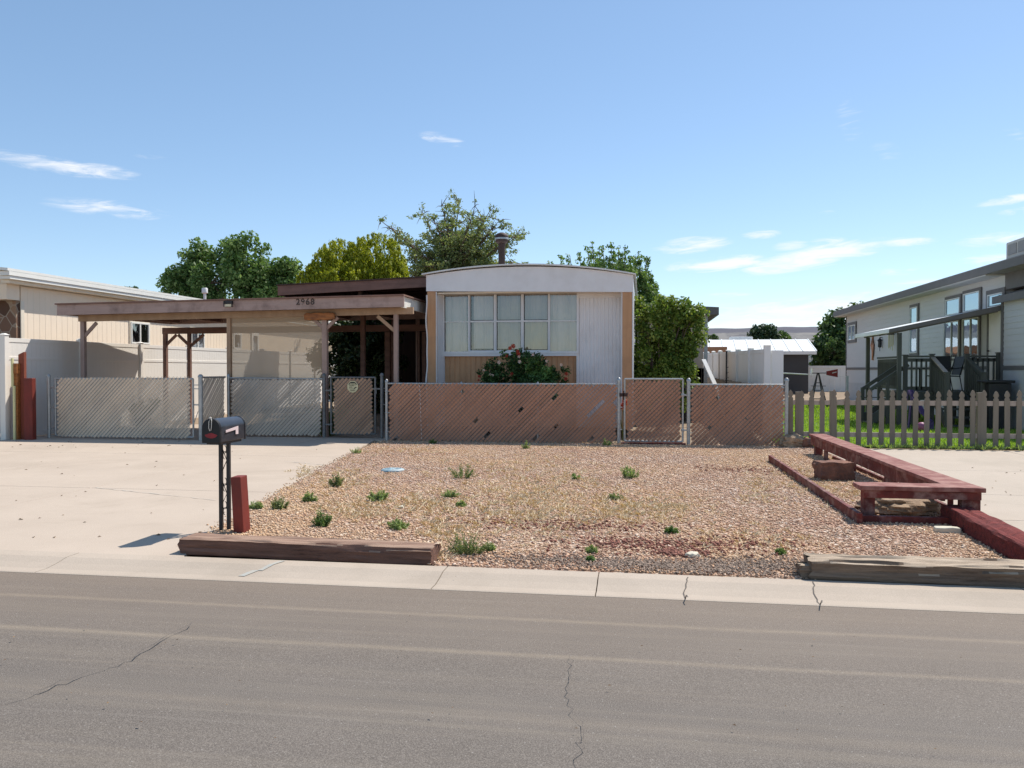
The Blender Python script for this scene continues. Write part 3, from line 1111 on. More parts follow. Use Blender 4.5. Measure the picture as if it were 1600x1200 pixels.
def make_ground_plants():
    weeds = [  # photo position of the foot, width and height in its pixels, what singles it out
        (730, 868, 64, 36, 'largest green weed clump, just right of the brown timber end'),
        (766, 863, 16, 14, 'small weed sprig close beside the largest weed clump'),
        (722, 748, 42, 26, 'wide bushy weed right of the blue meter lid'),
        (703, 778, 28, 14, 'low weed tuft in front of the wide bushy weed'),
        (720, 793, 14, 9, 'tiny weed sprout below the low tuft in mid gravel'),
        (590, 785, 36, 18, 'dark green two-headed weed in front of the blue meter lid'),
        (622, 828, 36, 18, 'sprawling weed just behind the right half of the brown timber'),
        (502, 824, 32, 26, 'round bushy weed behind the middle of the brown timber'),
        (483, 785, 22, 15, 'small upright weed on the left part of the gravel'),
        (437, 797, 30, 20, 'feathery weed at the gravel edge by the driveway, right of the red post'),
        (400, 797, 22, 14, 'thin weed at the driveway edge just right of the red post'),
        (525, 762, 22, 22, 'thin tall stalky weed near the dry grass by the driveway'),
        (556, 709, 20, 11, 'low weed at the far driveway edge before the walk gate'),
        (898, 750, 14, 9, 'tiny weed tuft alone in the far middle of the gravel'),
        (982, 748, 32, 18, 'open leggy weed in the far gravel before the right gate'),
        (964, 782, 22, 13, 'round weed tuft in the right half of the gravel'),
        (1049, 835, 20, 11, 'small weed between the red stained patches of gravel'),
        (924, 866, 17, 14, 'short weed close to the kerb among grey grit'),
        (923, 880, 9, 8, 'dark tiny weed nearest the kerb'),
        (677, 694, 14, 8, 'little weed at the foot of the brown slat fence, its left end'),
        (822, 702, 12, 13, 'brownish dry weed at the foot of the brown slat fence, its middle'),
        (948, 697, 14, 11, 'green weed at the fence foot left of the right gate post'),
        (1220, 868, 14, 8, 'faint low weed behind the grey timber end'),
    ]
    for (x, y, wd, h, lab) in weeds:
        c = pg(x, y)
        s = c.y / F_PX
        t = thing('weed', lab, 'weed', (c.x, c.y, .01), 'green weeds growing in the gravel')
        b = MB()
        cl = []
        W, Hh = wd * s * 1.25, h * s * .95
        for k in range(int(9 + wd * .45)):
            a = random.uniform(0, 6.28)
            r = W * .5 * math.sqrt(random.random())
            hh = Hh * random.uniform(.45, 1.1) * (1 - .55 * (r / (W * .5)) ** 2)
            tip = Vector((c.x + math.cos(a) * r, c.y + math.sin(a) * r * .7, .01 + hh))
            foot = Vector((c.x + math.cos(a) * r * .4, c.y + math.sin(a) * r * .3, .0))
            b.tube([foot, foot.lerp(tip, .5) + Vector((0, 0, hh * .12)), tip], [.003, .0025, .0012], 4)
            for u in (.3, .5, .7, .85, 1.0):
                q = foot.lerp(tip, u)
                cl.append((q.x, q.y, q.z + hh * .06, .016 + .018 * (1 - u)))
        b.build('stem', 'stem_green', t)
        np_mesh('leaves', leaf_cloud(np.array(cl), random.randint(7, 13) * len(cl), random.uniform(.018, .034), 0, 0, random.uniform(.22, .5), .5), 4, random.choice(('leaf_weed', 'leaf_weed', 'leaf_locust', 'leaf_poplar')), t)
    # dry grass
    cs = []
    for (x, y, rx, ry, n) in ((540, 750, 40, 14, 130), (850, 770, 90, 22, 330), (800, 800, 110, 20, 330), (990, 800, 70, 12, 150), (560, 800, 50, 10, 110),
                              (640, 790, 60, 10, 120), (800, 730, 80, 12, 120), (1020, 795, 50, 10, 90), (1250, 742, 40, 10, 70), (1300, 770, 40, 10, 60),
                              (690, 830, 30, 12, 50), (1190, 770, 30, 12, 60), (680, 872, 10, 6, 30), (470, 740, 20, 5, 20), (1180, 845, 60, 12, 40), (620, 705, 60, 5, 60)):
        for _ in range(n):
            px_, py_ = random.gauss(x, rx * .8), random.gauss(y, ry * .95)
            c = pg(px_, py_)
            if -5.2 < c.x < 3.2 and 6.3 < c.y < 16.7:
                cs.append((c.x, c.y, .012, random.uniform(.03, .09), random.uniform(.02, .055), 10, 1.6))
    stuff(blades('dry_grass', cs, 'straw', None, .004), 'straw coloured dry grass scattered through the gravel', 'dry grass')
    # neighbour's lawn
    b = MB()
    poly = [(3.0, 17.15), (9.4, 17.15), (7.6, 21.5), (7.0, 30), (3.2, 26.0)]
    v = [(x, y, tz(x, y) + .004) for x, y in poly]
    # split by rows so that the sheet follows the rising ground
    ys = [17.15, 17.5, 20, 24, 29, 34]
    vs, fs = [], []
    for y in ys:
        vs += [(2.75, y, tz(0, y) + .006), (13.5, y, tz(0, y) + .006)]
    for i in range(len(ys) - 1):
        a = 2 * i
        fs.append((a, a + 1, a + 3, a + 2))
    pm('lawn_soil', (.14, .22, .03), (.10, .16, .025), 5, rough=.95, bump=.4)
    struct(link_mesh('lawn', vs, fs, 'lawn_soil'))
    n = 60000
    x = rng.uniform(2.7, 13, n)
    y = 17.05 + (34 - 17.05) * rng.random(n) ** 1.25
    k = x < 9.0 + (y < 21) * 5
    x, y = x[k], y[k]
    m = len(x)
    z = .008 * np.clip(y - 17.5, 0, None)
    a = rng.uniform(0, 2 * np.pi, m)
    h = rng.uniform(.035, .085, m)
    wv = rng.uniform(.006, .014, m) * (1 + (y - 17) * .06)
    l = h * rng.uniform(.2, .9, m)
    dx, dy = np.cos(a), np.sin(a)
    v = np.stack([np.stack([x - dy * wv, y + dx * wv, z], -1), np.stack([x + dy * wv, y - dx * wv, z], -1),
                  np.stack([x + dx * l, y + dy * l, z + h], -1)], 1).reshape(-1, 3)
    stuff(np_mesh('lawn_grass', v, 3, 'leaf_lawn'), 'bright green lawn grass behind the picket fence', 'grass')
    # grass and weeds along the foot of the picket fence
    cs = [(random.uniform(2.9, 10), random.uniform(16.7, 17.1), .0, .10, random.uniform(.04, .14), 10, .9) for _ in range(150)]
    stuff(blades('verge_grass', cs, 'leaf_weed', None, .007), 'rough green grass along the foot of the picket fence', 'grass')
    cs = [(random.uniform(-5.2, 2.7), random.uniform(16.82, 16.98), .0, .06, random.uniform(.03, .10), 7, 1.1) for _ in range(80)]
    stuff(blades('fence_foot_straw', cs, 'straw', None, .005), 'dry litter caught along the foot of the brown fence', 'dry grass')


make_ground_plants()


# ================================================================== chain-link fences with privacy slats
def fabric(p0, p1, z0, z1, slat_name, mat, parent, pitch=.088, wd=.050, missing=(), knuckles=True, wires=True, ragged=.02):
    """slats pushed diagonally through chain link between two ground points"""
    p0, p1 = Vector((p0[0], p0[1], 0)), Vector((p1[0], p1[1], 0))
    d = (p1 - p0)
    L = d.length
    d.normalize()
    nrm = Vector((d.y, -d.x, 0))
    up = Vector((0, 0, 1))
    H = z1 - z0
    b = MB()
    al = (d + up).normalized()
    pe = (up - d).normalized()
    c = -H + pitch * .5
    i = 0
    while c < L:
        lo = max(0.0, -c)
        hi = min(H, L - c)
        i += 1
        if hi - lo > .07:
            spans = [(lo, hi)]
            for (mi, ma, mb) in missing:
                if mi == i:
                    spans = [(lo, ma), (mb, hi)]
            for (a, e) in spans:
                a, e = max(a, lo) + random.uniform(-ragged, ragged) * .6, min(e, hi) + random.uniform(-ragged, ragged) * .6
                if e - a < .05:
                    continue
                off = random.uniform(-.0025, .0025)
                q0 = p0 + d * (c + a + off) + up * (z0 + a)
                q1 = p0 + d * (c + e + off) + up * (z0 + e)
                k = wd * random.uniform(.9, 1.05) / 2
                tw = random.uniform(-.004, .004)
                vs = []
                for q in (q0, q1):
                    for sgn, th in ((-1, -1), (1, -1), (1, 1), (-1, 1)):
                        vs.append(q + pe * (sgn * k) + nrm * (-.0015 * th + sgn * tw))
                b.add(vs, MB.BOXF)
        c += pitch
    b.build(slat_name, mat, parent)
    if wires:
        b = MB()
        # strands between the slats, broadened and dark so the gaps read as shaded
        c = -H
        while c < L:
            lo, hi = max(0.0, -c), min(H, L - c)
            if hi - lo > .05:
                q0 = p0 + d * (c + lo) + up * (z0 + lo) - nrm * .003
                q1 = p0 + d * (c + hi) + up * (z0 + hi) - nrm * .003
                b.add([q0 - pe * .0036, q0 + pe * .0036, q1 + pe * .0036, q1 - pe * .0036], [(0, 1, 2, 3)])
            c += pitch
        b.build('wire_strands', 'galv_dark', parent)
        b = MB()
        c = 0.0
        al2 = (d - up).normalized()
        pe2 = (d + up).normalized()
        while c < L + H:
            a = max(0.0, c - L)      # distance below the top along the wire
            e = min(H, c)
            if e - a > .05:
                q0 = p0 + d * (c - a) + up * (z0 + a) + nrm * .0045
                q1 = p0 + d * (c - e) + up * (z0 + e) + nrm * .0045
                b.add([q0 - pe2 * .0026, q0 + pe2 * .0026, q1 + pe2 * .0026, q1 - pe2 * .0026], [(0, 1, 2, 3)])
            c += pitch
        if knuckles:
            u = 0
            while u < L:
                q = p0 + d * u + up * (z1 + .012)
                b.beam(q - d * .018 - up * .02, q + d * .016 + up * .02, .005, .005)
                u += pitch
        b.build('wire_mesh', 'galv_dark' if 'brown' in mat or 'tan' in mat else 'galv', parent)


def pole(parent, x, y, z0, z1, r, mat='galv', name='post', cap=True):
    b = MB()
    pr = [(r, z0), (r, z1)]
    if cap:
        pr += [(r * 1.25, z1), (r * 1.25, z1 + .025), (r * .95, z1 + .05), (r * .4, z1 + .068)]
    b.lathe(pr, (x, y, 0), 12)
    return b.build(name, mat, parent, smooth_angle=40)


def rail(parent, p, q, r, mat='galv', name='rail'):
    b = MB()
    b.tube([p, q], r, 10)
    return b.build(name, mat, parent, smooth_angle=40)


def bands(parent, x, y, zs, mat='galv'):
    b = MB()
    for z in zs:
        b.lathe([(.034, -.012), (.038, -.006), (.038, .006), (.034, .012)], (x, y, z), 12)
        b.beam((x, y, z), (x + .07, y, z), .008, .018)
    b.split('clamp', mat, parent)


def gate_frame(parent, x0, x1, y, z0, z1, mat='galv', mid=None, r=.021):
    b = MB()
    b.tube([(x0, y, z0), (x0, y, z1)], r, 10)
    b.tube([(x1, y, z0), (x1, y, z1)], r, 10)
    b.tube([(x0, y, z1), (x1, y, z1)], r, 10)
    b.tube([(x0, y, z0), (x1, y, z0)], r, 10)
    if mid:
        b.tube([(mid, y, z0), (mid, y, z1)], r * .8, 10)
    return b.build('frame', mat, parent, smooth_angle=40)


def make_front_fences():
    # wide driveway gate
    y = 16.4
    t = thing('driveway_gate', 'wide grey-slatted chain-link gate across the driveway', 'gate', (-11, y, 0))
    gate_frame(t, -12.66, -9.42, y, .07, 1.31)
    fabric((-12.60, y - .02), (-9.48, y - .02), .05, 1.33, 'slat_panel', 'slat_gray', t)
    b = MB()
    for z in (.22, .68, 1.12):
        b.lathe([(.030, -.03), (.034, -.02), (.034, .02), (.030, .03)], (-12.66, y, z), 10)
        b.beam((-12.82, y, z), (-12.66, y, z), .02, .02)
    b.split('hinge', 'galv', t)
    b = MB()
    b.beam((-9.42, y, .76), (-9.27, y, .76), .02, .03)
    b.beam((-9.42, y - .02, .7), (-9.42, y - .02, .86), .03, .02)
    b.beam((-9.42, y - .02, .3), (-9.30, y - .02, .62), .012, .012)
    b.beam((-9.42, y, 1.18), (-9.30, y, 1.18), .012, .02)
    b.beam((-9.42, y, 1.10), (-9.30, y, 1.10), .012, .02)
    b.split('latch', 'galv', t)
    t = thing('gate_post', 'galvanised post at the left side of the driveway gate', 'fence post', (-12.82, y, 0))
    pole(t, -12.82, y, 0, 1.34, .036)
    bands(t, -12.82, y, (.2, 1.1))
    # short return
    t = thing('return_fence', 'short grey-slatted fence turning back from the driveway gate', 'fence', (-9.25, 16.9, 0))
    pole(t, -9.25, y, 0, 1.34, .045)
    bands(t, -9.25, y, (.3, .75, 1.2))
    fabric((-9.25, y + .08), (-9.25, 17.40), .05, 1.33, 'slat_panel', 'slat_gray_dark', t)
    rail(t, (-9.25, y, 1.34), (-9.25, 17.45, 1.34), .02)
    # grey fixed panel
    yg = 17.45
    t = thing('slatted_fence', 'grey-slatted chain-link fence panel behind the mailbox', 'fence', (-8, yg, 0))
    pole(t, -9.17, yg, 0, 1.34, .03)
    pole(t, -6.92, yg, 0, 1.36, .035, 'galv_dark')
    rail(t, (-9.17, yg, 1.32), (-6.92, yg, 1.30), .02)
    fabric((-9.1, yg - .02), (-6.99, yg - .02), .05, 1.29, 'slat_panel', 'slat_gray_dark', t)
    bands(t, -6.92, yg, (.3, .8, 1.2), 'galv_dark')
    # walk gate
    t = thing('walk_gate', 'narrow tan-slatted chain-link gate carrying a cream house-shaped notice', 'gate', (-6.2, yg, 0))
    gate_frame(t, -6.76, -5.75, yg, .10, 1.335, 'galv_dark')
    fabric((-6.69, yg - .02), (-5.81, yg - .02), .10, 1.31, 'slat_panel', 'slat_tan', t, knuckles=False)
    b = MB()
    for z in (.3, 1.05):
        b.beam((-6.92, yg, z), (-6.76, yg, z), .02, .03)
        b.lathe([(.03, -.03), (.034, 0), (.03, .03)], (-6.76, yg, z), 10)
    b.split('hinge', 'galv_dark', t)
    b = MB()
    b.beam((-5.80, yg - .01, 1.09), (-5.62, yg - .01, 1.09), .03, .03)
    b.beam((-5.72, yg - .03, .98), (-5.72, yg - .03, 1.12), .02, .02)
    b.split('latch', 'galv_dark', t)
    # notice: pale plate with a dark roof shape and lines of print too small to read
    c = py(552, 604, yg)
    cx, cz = c.x, c.z
    k = .0135
    pl = MB()
    poly = [(-4, 9), (4, 9), (9, 3), (9, -3.5), (5, -8.5), (0, -10), (-5, -8.5), (-9, -3.5), (-9, 3)]
    pl.prism([(cx + a * k, cz + b_ * k) for a, b_ in poly], 'y', yg - .040, yg - .034)
    sg = pl.build('notice_plate', 'sign_cream', t)
    mk = MB()
    yy = yg - .0425
    mk.prism([(cx + a * k, cz + b_ * k) for a, b_ in [(-3.4, 7.6), (3.4, 7.6), (7, 3.6), (6.2, 2.6), (3.6, 5.6), (-3.6, 5.6), (-6.2, 2.6), (-7, 3.6)]], 'y', yy, yy + .002)
    for z_, x0, x1 in ((4.4, -3, 3), (2.6, -5, 5), (1.2, -5.5, 2), (-.8, -6, -1), (-2.4, -6, 1), (-5.4, -4.4, 4.4), (-6.7, -3.4, 3.4)):
        xx = x0
        while xx < x1:
            wl = random.uniform(.7, 1.6)
            mk.box(cx + xx * k, cx + min(x1, xx + wl) * k, yy, yy + .002, cz + (z_ - .38) * k, cz + (z_ + .38) * k)
            xx += wl + .35
    mk.prism([(cx + a * k, cz + b_ * k) for a, b_ in [(1.5, -3.6), (2.2, -4.2), (7, -1.2), (6.4, -.4), (3.5, -1.2)]], 'y', yy, yy + .002)
    mk.build('print', 'sign_black', sg)
    # free post between the walk gate and the brown fence
    t = thing('gate_post', 'dark galvanised post right of the narrow walk gate', 'fence post', (-5.60, yg, 0))
    pole(t, -5.60, yg, 0, 1.37, .036, 'galv_dark')
    bands(t, -5.60, yg, (.3, .75, 1.1), 'galv_dark')

    # long brown fence
    yb = 16.88
    xa, xb = py(604, 600, yb).x, py(967, 600, yb).x
    t = thing('slatted_fence', 'long brown-slatted chain-link fence before the rose bush', 'fence', ((xa + xb) / 2, yb, 0))
    pole(t, xa, yb, 0, 1.24, .03)
    pole(t, xb, yb, 0, 1.28, .036)
    bands(t, xa, yb, (.2, .6, 1.05))
    bands(t, xb, yb, (.3, .75, 1.15))
    pole(t, xa + 1.6, yb + .03, 0, 1.19, .024)
    pole(t, xa + 3.2, yb + .03, 0, 1.19, .024)
    rail(t, (xa, yb, 1.215), (xb, yb, 1.205), .021)
    fabric((xa + .07, yb - .02), (xb - .05, yb - .02), .015, 1.20, 'slat_panel', 'slat_brown', t, ragged=.03,
           missing=[(55, .55, .86), (43, .9, 1.0), (30, .4, .47), (50, .3, .36), (61, .0, .12), (20, 1.0, 1.08), (36, .1, .2), (48, .05, .16), (58, .8, 1.0), (15, .0, .1), (38, .62, .7)])
    # hook of fabric wire showing where the slats are joined
    b = MB()
    for zz in range(13):
        q = Vector((xa + .72 + zz * .003, yb - .026, 1.18 - zz * .09))
        b.beam(q, q + Vector((.012, 0, -.045)), .009, .006)
    b.build('splice_wire', 'vinyl_white', t)
    # right brown gate
    x0, x1 = py(976, 600, yb).x, py(1067, 600, yb).x
    t = thing('walk_gate', 'brown-slatted chain-link gate in front of the green bush', 'gate', ((x0 + x1) / 2, yb, 0))
    gate_frame(t, x0, x1, yb, .07, 1.315)
    fabric((x0 + .05, yb - .02), (x1 - .05, yb - .02), .08, 1.29, 'slat_panel', 'slat_brown', t, knuckles=False,
           missing=[(18, 1.05, 1.2), (22, 1.1, 1.25), (17, .85, .95), (13, .2, .3)])
    b = MB()
    for z in (.3, 1.0):
        b.beam((x1, yb, z), (x1 + .11, yb, z), .02, .03)
        b.lathe([(.03, -.03), (.034, 0), (.03, .03)], (x1, yb, z), 10)
    b.split('hinge', 'galv', t)
    b = MB()
    b.beam((x0 - .10, yb - .02, 1.0), (x0 + .06, yb - .02, 1.0), .05, .07)
    b.beam((x0 - .02, yb - .03, .9), (x0 - .02, yb - .03, 1.08), .02, .03)
    b.split('latch', 'pipe_brown', t)
    bb = MB().box(x0 - .07, x1 + .06, yb - .05, yb + .09, -.01, .045)
    tag(bb.build('threshold_board', 'red_bench', bevel=.006), 'dark red board on the ground under the right brown gate', 'board')
    # right brown fence
    xa, xb = py(1076, 600, yb).x, py(1229, 600, yb).x
    t = thing('slatted_fence', 'brown-slatted chain-link fence between the right gate and the picket fence', 'fence', ((xa + xb) / 2, yb, 0))
    pole(t, xa, yb, 0, 1.27, .036)
    pole(t, xb, yb, 0, 1.28, .038)
    bands(t, xa, yb, (.25, .7, 1.1))
    bands(t, xb - .07, yb, (.2, .45, .9, 1.15))
    rail(t, (xa, yb, 1.205), (xb, yb, 1.205), .021)
    fabric((xa + .05, yb - .02), (xb - .05, yb - .02), .015, 1.19, 'slat_panel', 'slat_brown', t, ragged=.03,
           missing=[(14, .3, .36), (9, .9, .98), (20, .5, .55)])


make_front_fences()


# ================================================================== picket fence
def make_picket_fence():
    y = 17.0
    t = thing('picket_fence', 'tan wooden picket fence along the neighbouring lawn', 'fence', (6, y, 0))
    b = MB()
    for z in (.86, .24):
        b.box(2.93, 14.5, y + .02, y + .06, z - .045, z + .045)
        b.box(2.93, 14.5, y + .06, y + .07, z - .02, z + .02)
    b.split('rail', 'picket_rail', t)
    def post(x, h):
        MB().box(x - .05, x + .05, y + .0, y + .10, -.05, h).build('post', 'picket', t, bevel=.005)
    for x, h in ((py(1248, 600, y).x, 1.07), (py(1302, 600, y).x, 1.09), (py(1533, 600, y).x, 1.07), (8.4, 1.07), (10.8, 1.07), (13.2, 1.07)):
        post(x, h)
    xs = [1236, 1252, 1268, 1285, 1304.5, 1324.5, 1342, 1359.5, 1377.5, 1395, 1413, 1431, 1448.5, 1466, 1485, 1502.5, 1521, 1538, 1556.5, 1575, 1593]
    X = [py(v, 600, y).x for v in xs]
    while X[-1] < 14:
        X.append(X[-1] + .195)
    for x in X:
        h = 1.11 + random.uniform(-.02, .015)
        ln = random.uniform(-.012, .012)
        w2 = .046
        pr = [(-w2, .04), (w2, .04), (w2, h - .16), (w2 * .62, h - .135), (w2 * .62, h - .125), (w2, h - .10), (w2 * .98, h - .07), (w2 * .55, h - .025), (0, h),
              (-w2 * .55, h - .025), (-w2 * .98, h - .07), (-w2, h - .10), (-w2 * .62, h - .125), (-w2 * .62, h - .135), (-w2, h - .16)]
        b = MB().prism([(x + a + ln * z, z) for a, z in pr], 'y', y - .002, y + .018)
        b.build('picket', 'picket', t)


make_picket_fence()


# ================================================================== mailbox, posts, timbers, bench, rocks
def make_mailbox():
    x, y = -3.84, 7.21
    t = thing('mailbox', 'black curved mailbox on twin black posts with scrolls', 'mailbox', (x, y, 0))
    zb, hw, hh = .845, .083, .13       # floor height, half width, side height
    ya, yb = 6.98, 7.47
    def prof(k=1.0, dz=0.0):
        p = [(-hw * k, zb - dz), (hw * k, zb - dz), (hw * k, zb + hh)]
        for i in range(1, 13):
            a = math.pi * i / 12
            p.append((hw * k * math.cos(a), zb + hh + hw * k * math.sin(a)))
        return [(x + u, v) for u, v in p]
    b = MB().prism(prof(), 'y', ya + .012, yb - .01)
    b.build('box', 'mailbox_black', t, bevel=.004, smooth_angle=40)
    rim = MB().prism(prof(1.05, .004), 'y', yb - .012, yb + .004)
    rim.prism(prof(1.03, .003), 'y', ya + .02, ya + .032)
    rim.build('rim', 'black_metal', t, smooth_angle=40)
    d = MB().prism(prof(1.045, .006), 'y', ya - .004, ya + .012).build('door', 'mailbox_door', t, bevel=.004, smooth_angle=40)
    o = MB()
    c = [(x + .004 + .058 * math.cos(a) * (1 + .08 * math.sin(5 * a)), zb + .062 + .022 * math.sin(a) * (1 + .12 * math.cos(4 * a))) for a in [2 * math.pi * i / 28 for i in range(28)]]
    o.prism(c, 'y', ya - .0065, ya - .003)
    o.build('red_oval', 'red_mark', d)
    s = MB()
    s.tube([(x + .005, ya - .006, zb + .225), (x - .008, ya - .02, zb + .19), (x - .012, ya - .015, zb + .13), (x - .006, ya - .008, zb + .105)], .0032, 6)
    s.tube([(x + .005, ya - .006, zb + .225), (x + .018, ya - .02, zb + .2), (x + .014, ya - .016, zb + .14), (x + .004, ya - .008, zb + .11)], .0032, 6)
    s.lathe([(.010, -.006), (.012, 0), (.010, .006)], (x, ya - .01, zb + .225), 8)
    s.build('pull_cord', 'string_white', d)
    f = MB()
    fx = x + hw + .006
    f.prism([(ya + .10, zb + .105), (ya + .335, zb + .130), (ya + .335, zb + .055), (ya + .285, zb + .055), (ya + .285, zb + .098), (ya + .10, zb + .083)], 'x', fx, fx + .004)
    f.build('flag', 'pale_pink', t)
    b = MB()
    b.box(x - .07, x + .07, 7.03, 7.42, zb - .022, zb - .001)
    b.build('bracket', 'black_metal', t)
    for dx in (-.028, .048):
        MB().box(x + dx - .016, x + dx + .016, y - .016, y + .016, -.02, zb - .02).build('post', 'black_metal', t, bevel=.003)
    b = MB()
    def curl(z0, s1, s2):
        pts = []
        for i in range(15):
            a = i / 14 * math.pi * 1.5
            r = .027 * (1 - i / 26)
            pts.append((x + .010 + s1 * r * math.cos(a) * .9, y, z0 + s2 * .05 * math.sin(a) * (1 - i / 30)))
        b.tube(pts, .0034, 6)
    for z0 in (.18, .40, .70):
        curl(z0, 1, 1)
        curl(z0 + .07, -1, -1)
    b.tube([(x - .01, y, .27), (x + .03, y, .35), (x - .008, y, .45)], .004, 6)
    b.tube([(x - .01, y, .57), (x + .03, y, .66), (x - .008, y, .76)], .004, 6)
    b.build('scrollwork', 'black_metal', t)


make_mailbox()


def make_left_posts():
    # thick red post by the mailbox
    c = pg(372, 834)
    b = MB().obox((c.x, c.y + .05, .262), (.10, .14, .524), (rad(1.5), rad(-2.5), 0), .96)
    o = b.build('wooden_post', 'red_paint', bevel=.006)
    tag(o, 'short red painted square post beside the mailbox', 'post')
    # thick red post by the white fence
    c = py(47, 640, 15.98)
    b = MB().obox((c.x, 15.98, .66), (.195, .14, 1.33), (0, 0, rad(6)), .96)
    tag(b.build('wooden_post', 'red_paint', bevel=.012), 'thick dark red post left of the driveway gate', 'post')
    c = py(32, 640, 16.0)
    t = thing('wooden_post', 'tall thin weathered red post by the white fence', 'post', (c.x, 16.0, 0))
    b = MB()
    b.prism([(c.x - .075, 0), (c.x + .075, 0), (c.x + .075, 1.89), (c.x - .06, 1.83)], 'y', 16.02, 16.10)
    b.build('board', 'red_post_old', t, bevel=.006)
    b = MB().box(c.x - .10, c.x - .01, 15.93, 16.018, -.02, 1.42)
    b.build('stake', 'wood_orange', t, bevel=.006)
    b = MB().box(c.x - .115, c.x + .0, 15.90, 16.012, 1.42, 1.64)
    b.build('bracket_block', 'wood_orange', t, bevel=.008)
    c = py(22.5, 640, 15.9)
    b = MB().box(c.x - .022, c.x + .022, 15.88, 15.92, -.02, 1.16)
    b.box(c.x - .055, c.x - .015, 15.876, 15.916, 1.14, 1.75)
    o = b.build('marker_stake', 'yellow_paint', bevel=.003)
    tag(o, 'thin pale yellow stake standing against the white fence', 'stake')


make_left_posts()


def timber(name, p, q, w, h, mat, label, z0=0.0, worn=.012, steps=()):
    """a worn squared log: cross-sections along p->q with ragged edges"""
    p, q = Vector((*p, 0)), Vector((*q, 0))
    d = (q - p)
    L = d.length
    d.normalize()
    r = Vector((d.y, -d.x, 0))
    from mathutils import noise as mn
    n = max(8, int(L / .045))
    ring = []
    for a, b_ in ((-1, 0), (-1, .35), (-1, .75), (-.93, .93), (-.8, .99), (-.6, 1), (-.4, 1.01), (-.2, 1), (0, 1), (.2, 1), (.4, 1.0), (.6, 1), (.75, 1), (.87, .98), (.95, .92), (1, .82), (1, .62), (1, .45), (1, .25), (1, 0)):
        ring.append((a * w / 2, b_ * h))
    vs, fs = [], []
    m = len(ring)
    sd = random.uniform(0, 50)
    for i in range(n + 1):
        u = L * i / n
        for k, (a, z) in enumerate(ring):
            g = mn.noise((u * 1.6, k * .9 + sd, 1.0)) * worn + mn.noise((u * 6, k * 2.3 + sd, 5.0)) * worn * .45
            crack = -abs(mn.noise((u * .8 + 9, k * 3.1 + sd, 2.0))) * worn * (.8 if z > h * .9 else .3)
            e = 0
            if i == 0 or i == n:
                e = mn.noise((k * .8 + sd, i, 3.3)) * worn * 2.0
            vs.append(p + d * (u + e) + r * (a + g * (1 if abs(a) > w * .4 else .2)) + Vector((0, 0, z0 + max(-.02, z + (g + crack) * (1 if z > h * .5 else 0)))))
    for i in range(n):
        for k in range(m - 1):
            a = i * m + k
            fs.append((a, a + 1, a + m + 1, a + m))
    fs.append(tuple(range(m))[::-1])
    fs.append(tuple(n * m + k for k in range(m)))
    o = link_mesh(name, vs, fs, mat, smooth_angle=32, origin=p)
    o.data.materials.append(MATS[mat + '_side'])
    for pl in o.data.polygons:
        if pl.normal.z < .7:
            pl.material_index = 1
    return tag(o, label, 'timber')


def make_timbers():
    a, b_ = pg(280, 866), pg(674, 884)
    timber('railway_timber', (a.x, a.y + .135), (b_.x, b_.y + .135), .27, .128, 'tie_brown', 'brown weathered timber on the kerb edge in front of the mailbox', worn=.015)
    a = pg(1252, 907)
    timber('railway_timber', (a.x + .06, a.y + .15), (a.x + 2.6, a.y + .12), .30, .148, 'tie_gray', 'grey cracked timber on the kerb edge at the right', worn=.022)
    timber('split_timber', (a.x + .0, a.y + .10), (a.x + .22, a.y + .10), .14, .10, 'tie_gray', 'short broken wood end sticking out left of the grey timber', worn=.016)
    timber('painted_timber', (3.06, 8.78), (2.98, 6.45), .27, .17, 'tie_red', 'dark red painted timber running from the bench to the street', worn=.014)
    # low border board
    a, b_ = pg(1203, 722), pg(1343, 822)
    t = thing('border_board', 'long thin red border board lying left of the bench', 'board', (a.x, a.y, 0))
    bb = MB().beam((a.x, a.y, .05), (b_.x + .02, b_.y + .06, .05), .05, .13)
    bb.build('board', 'red_bench', t, bevel=.008)


make_timbers()


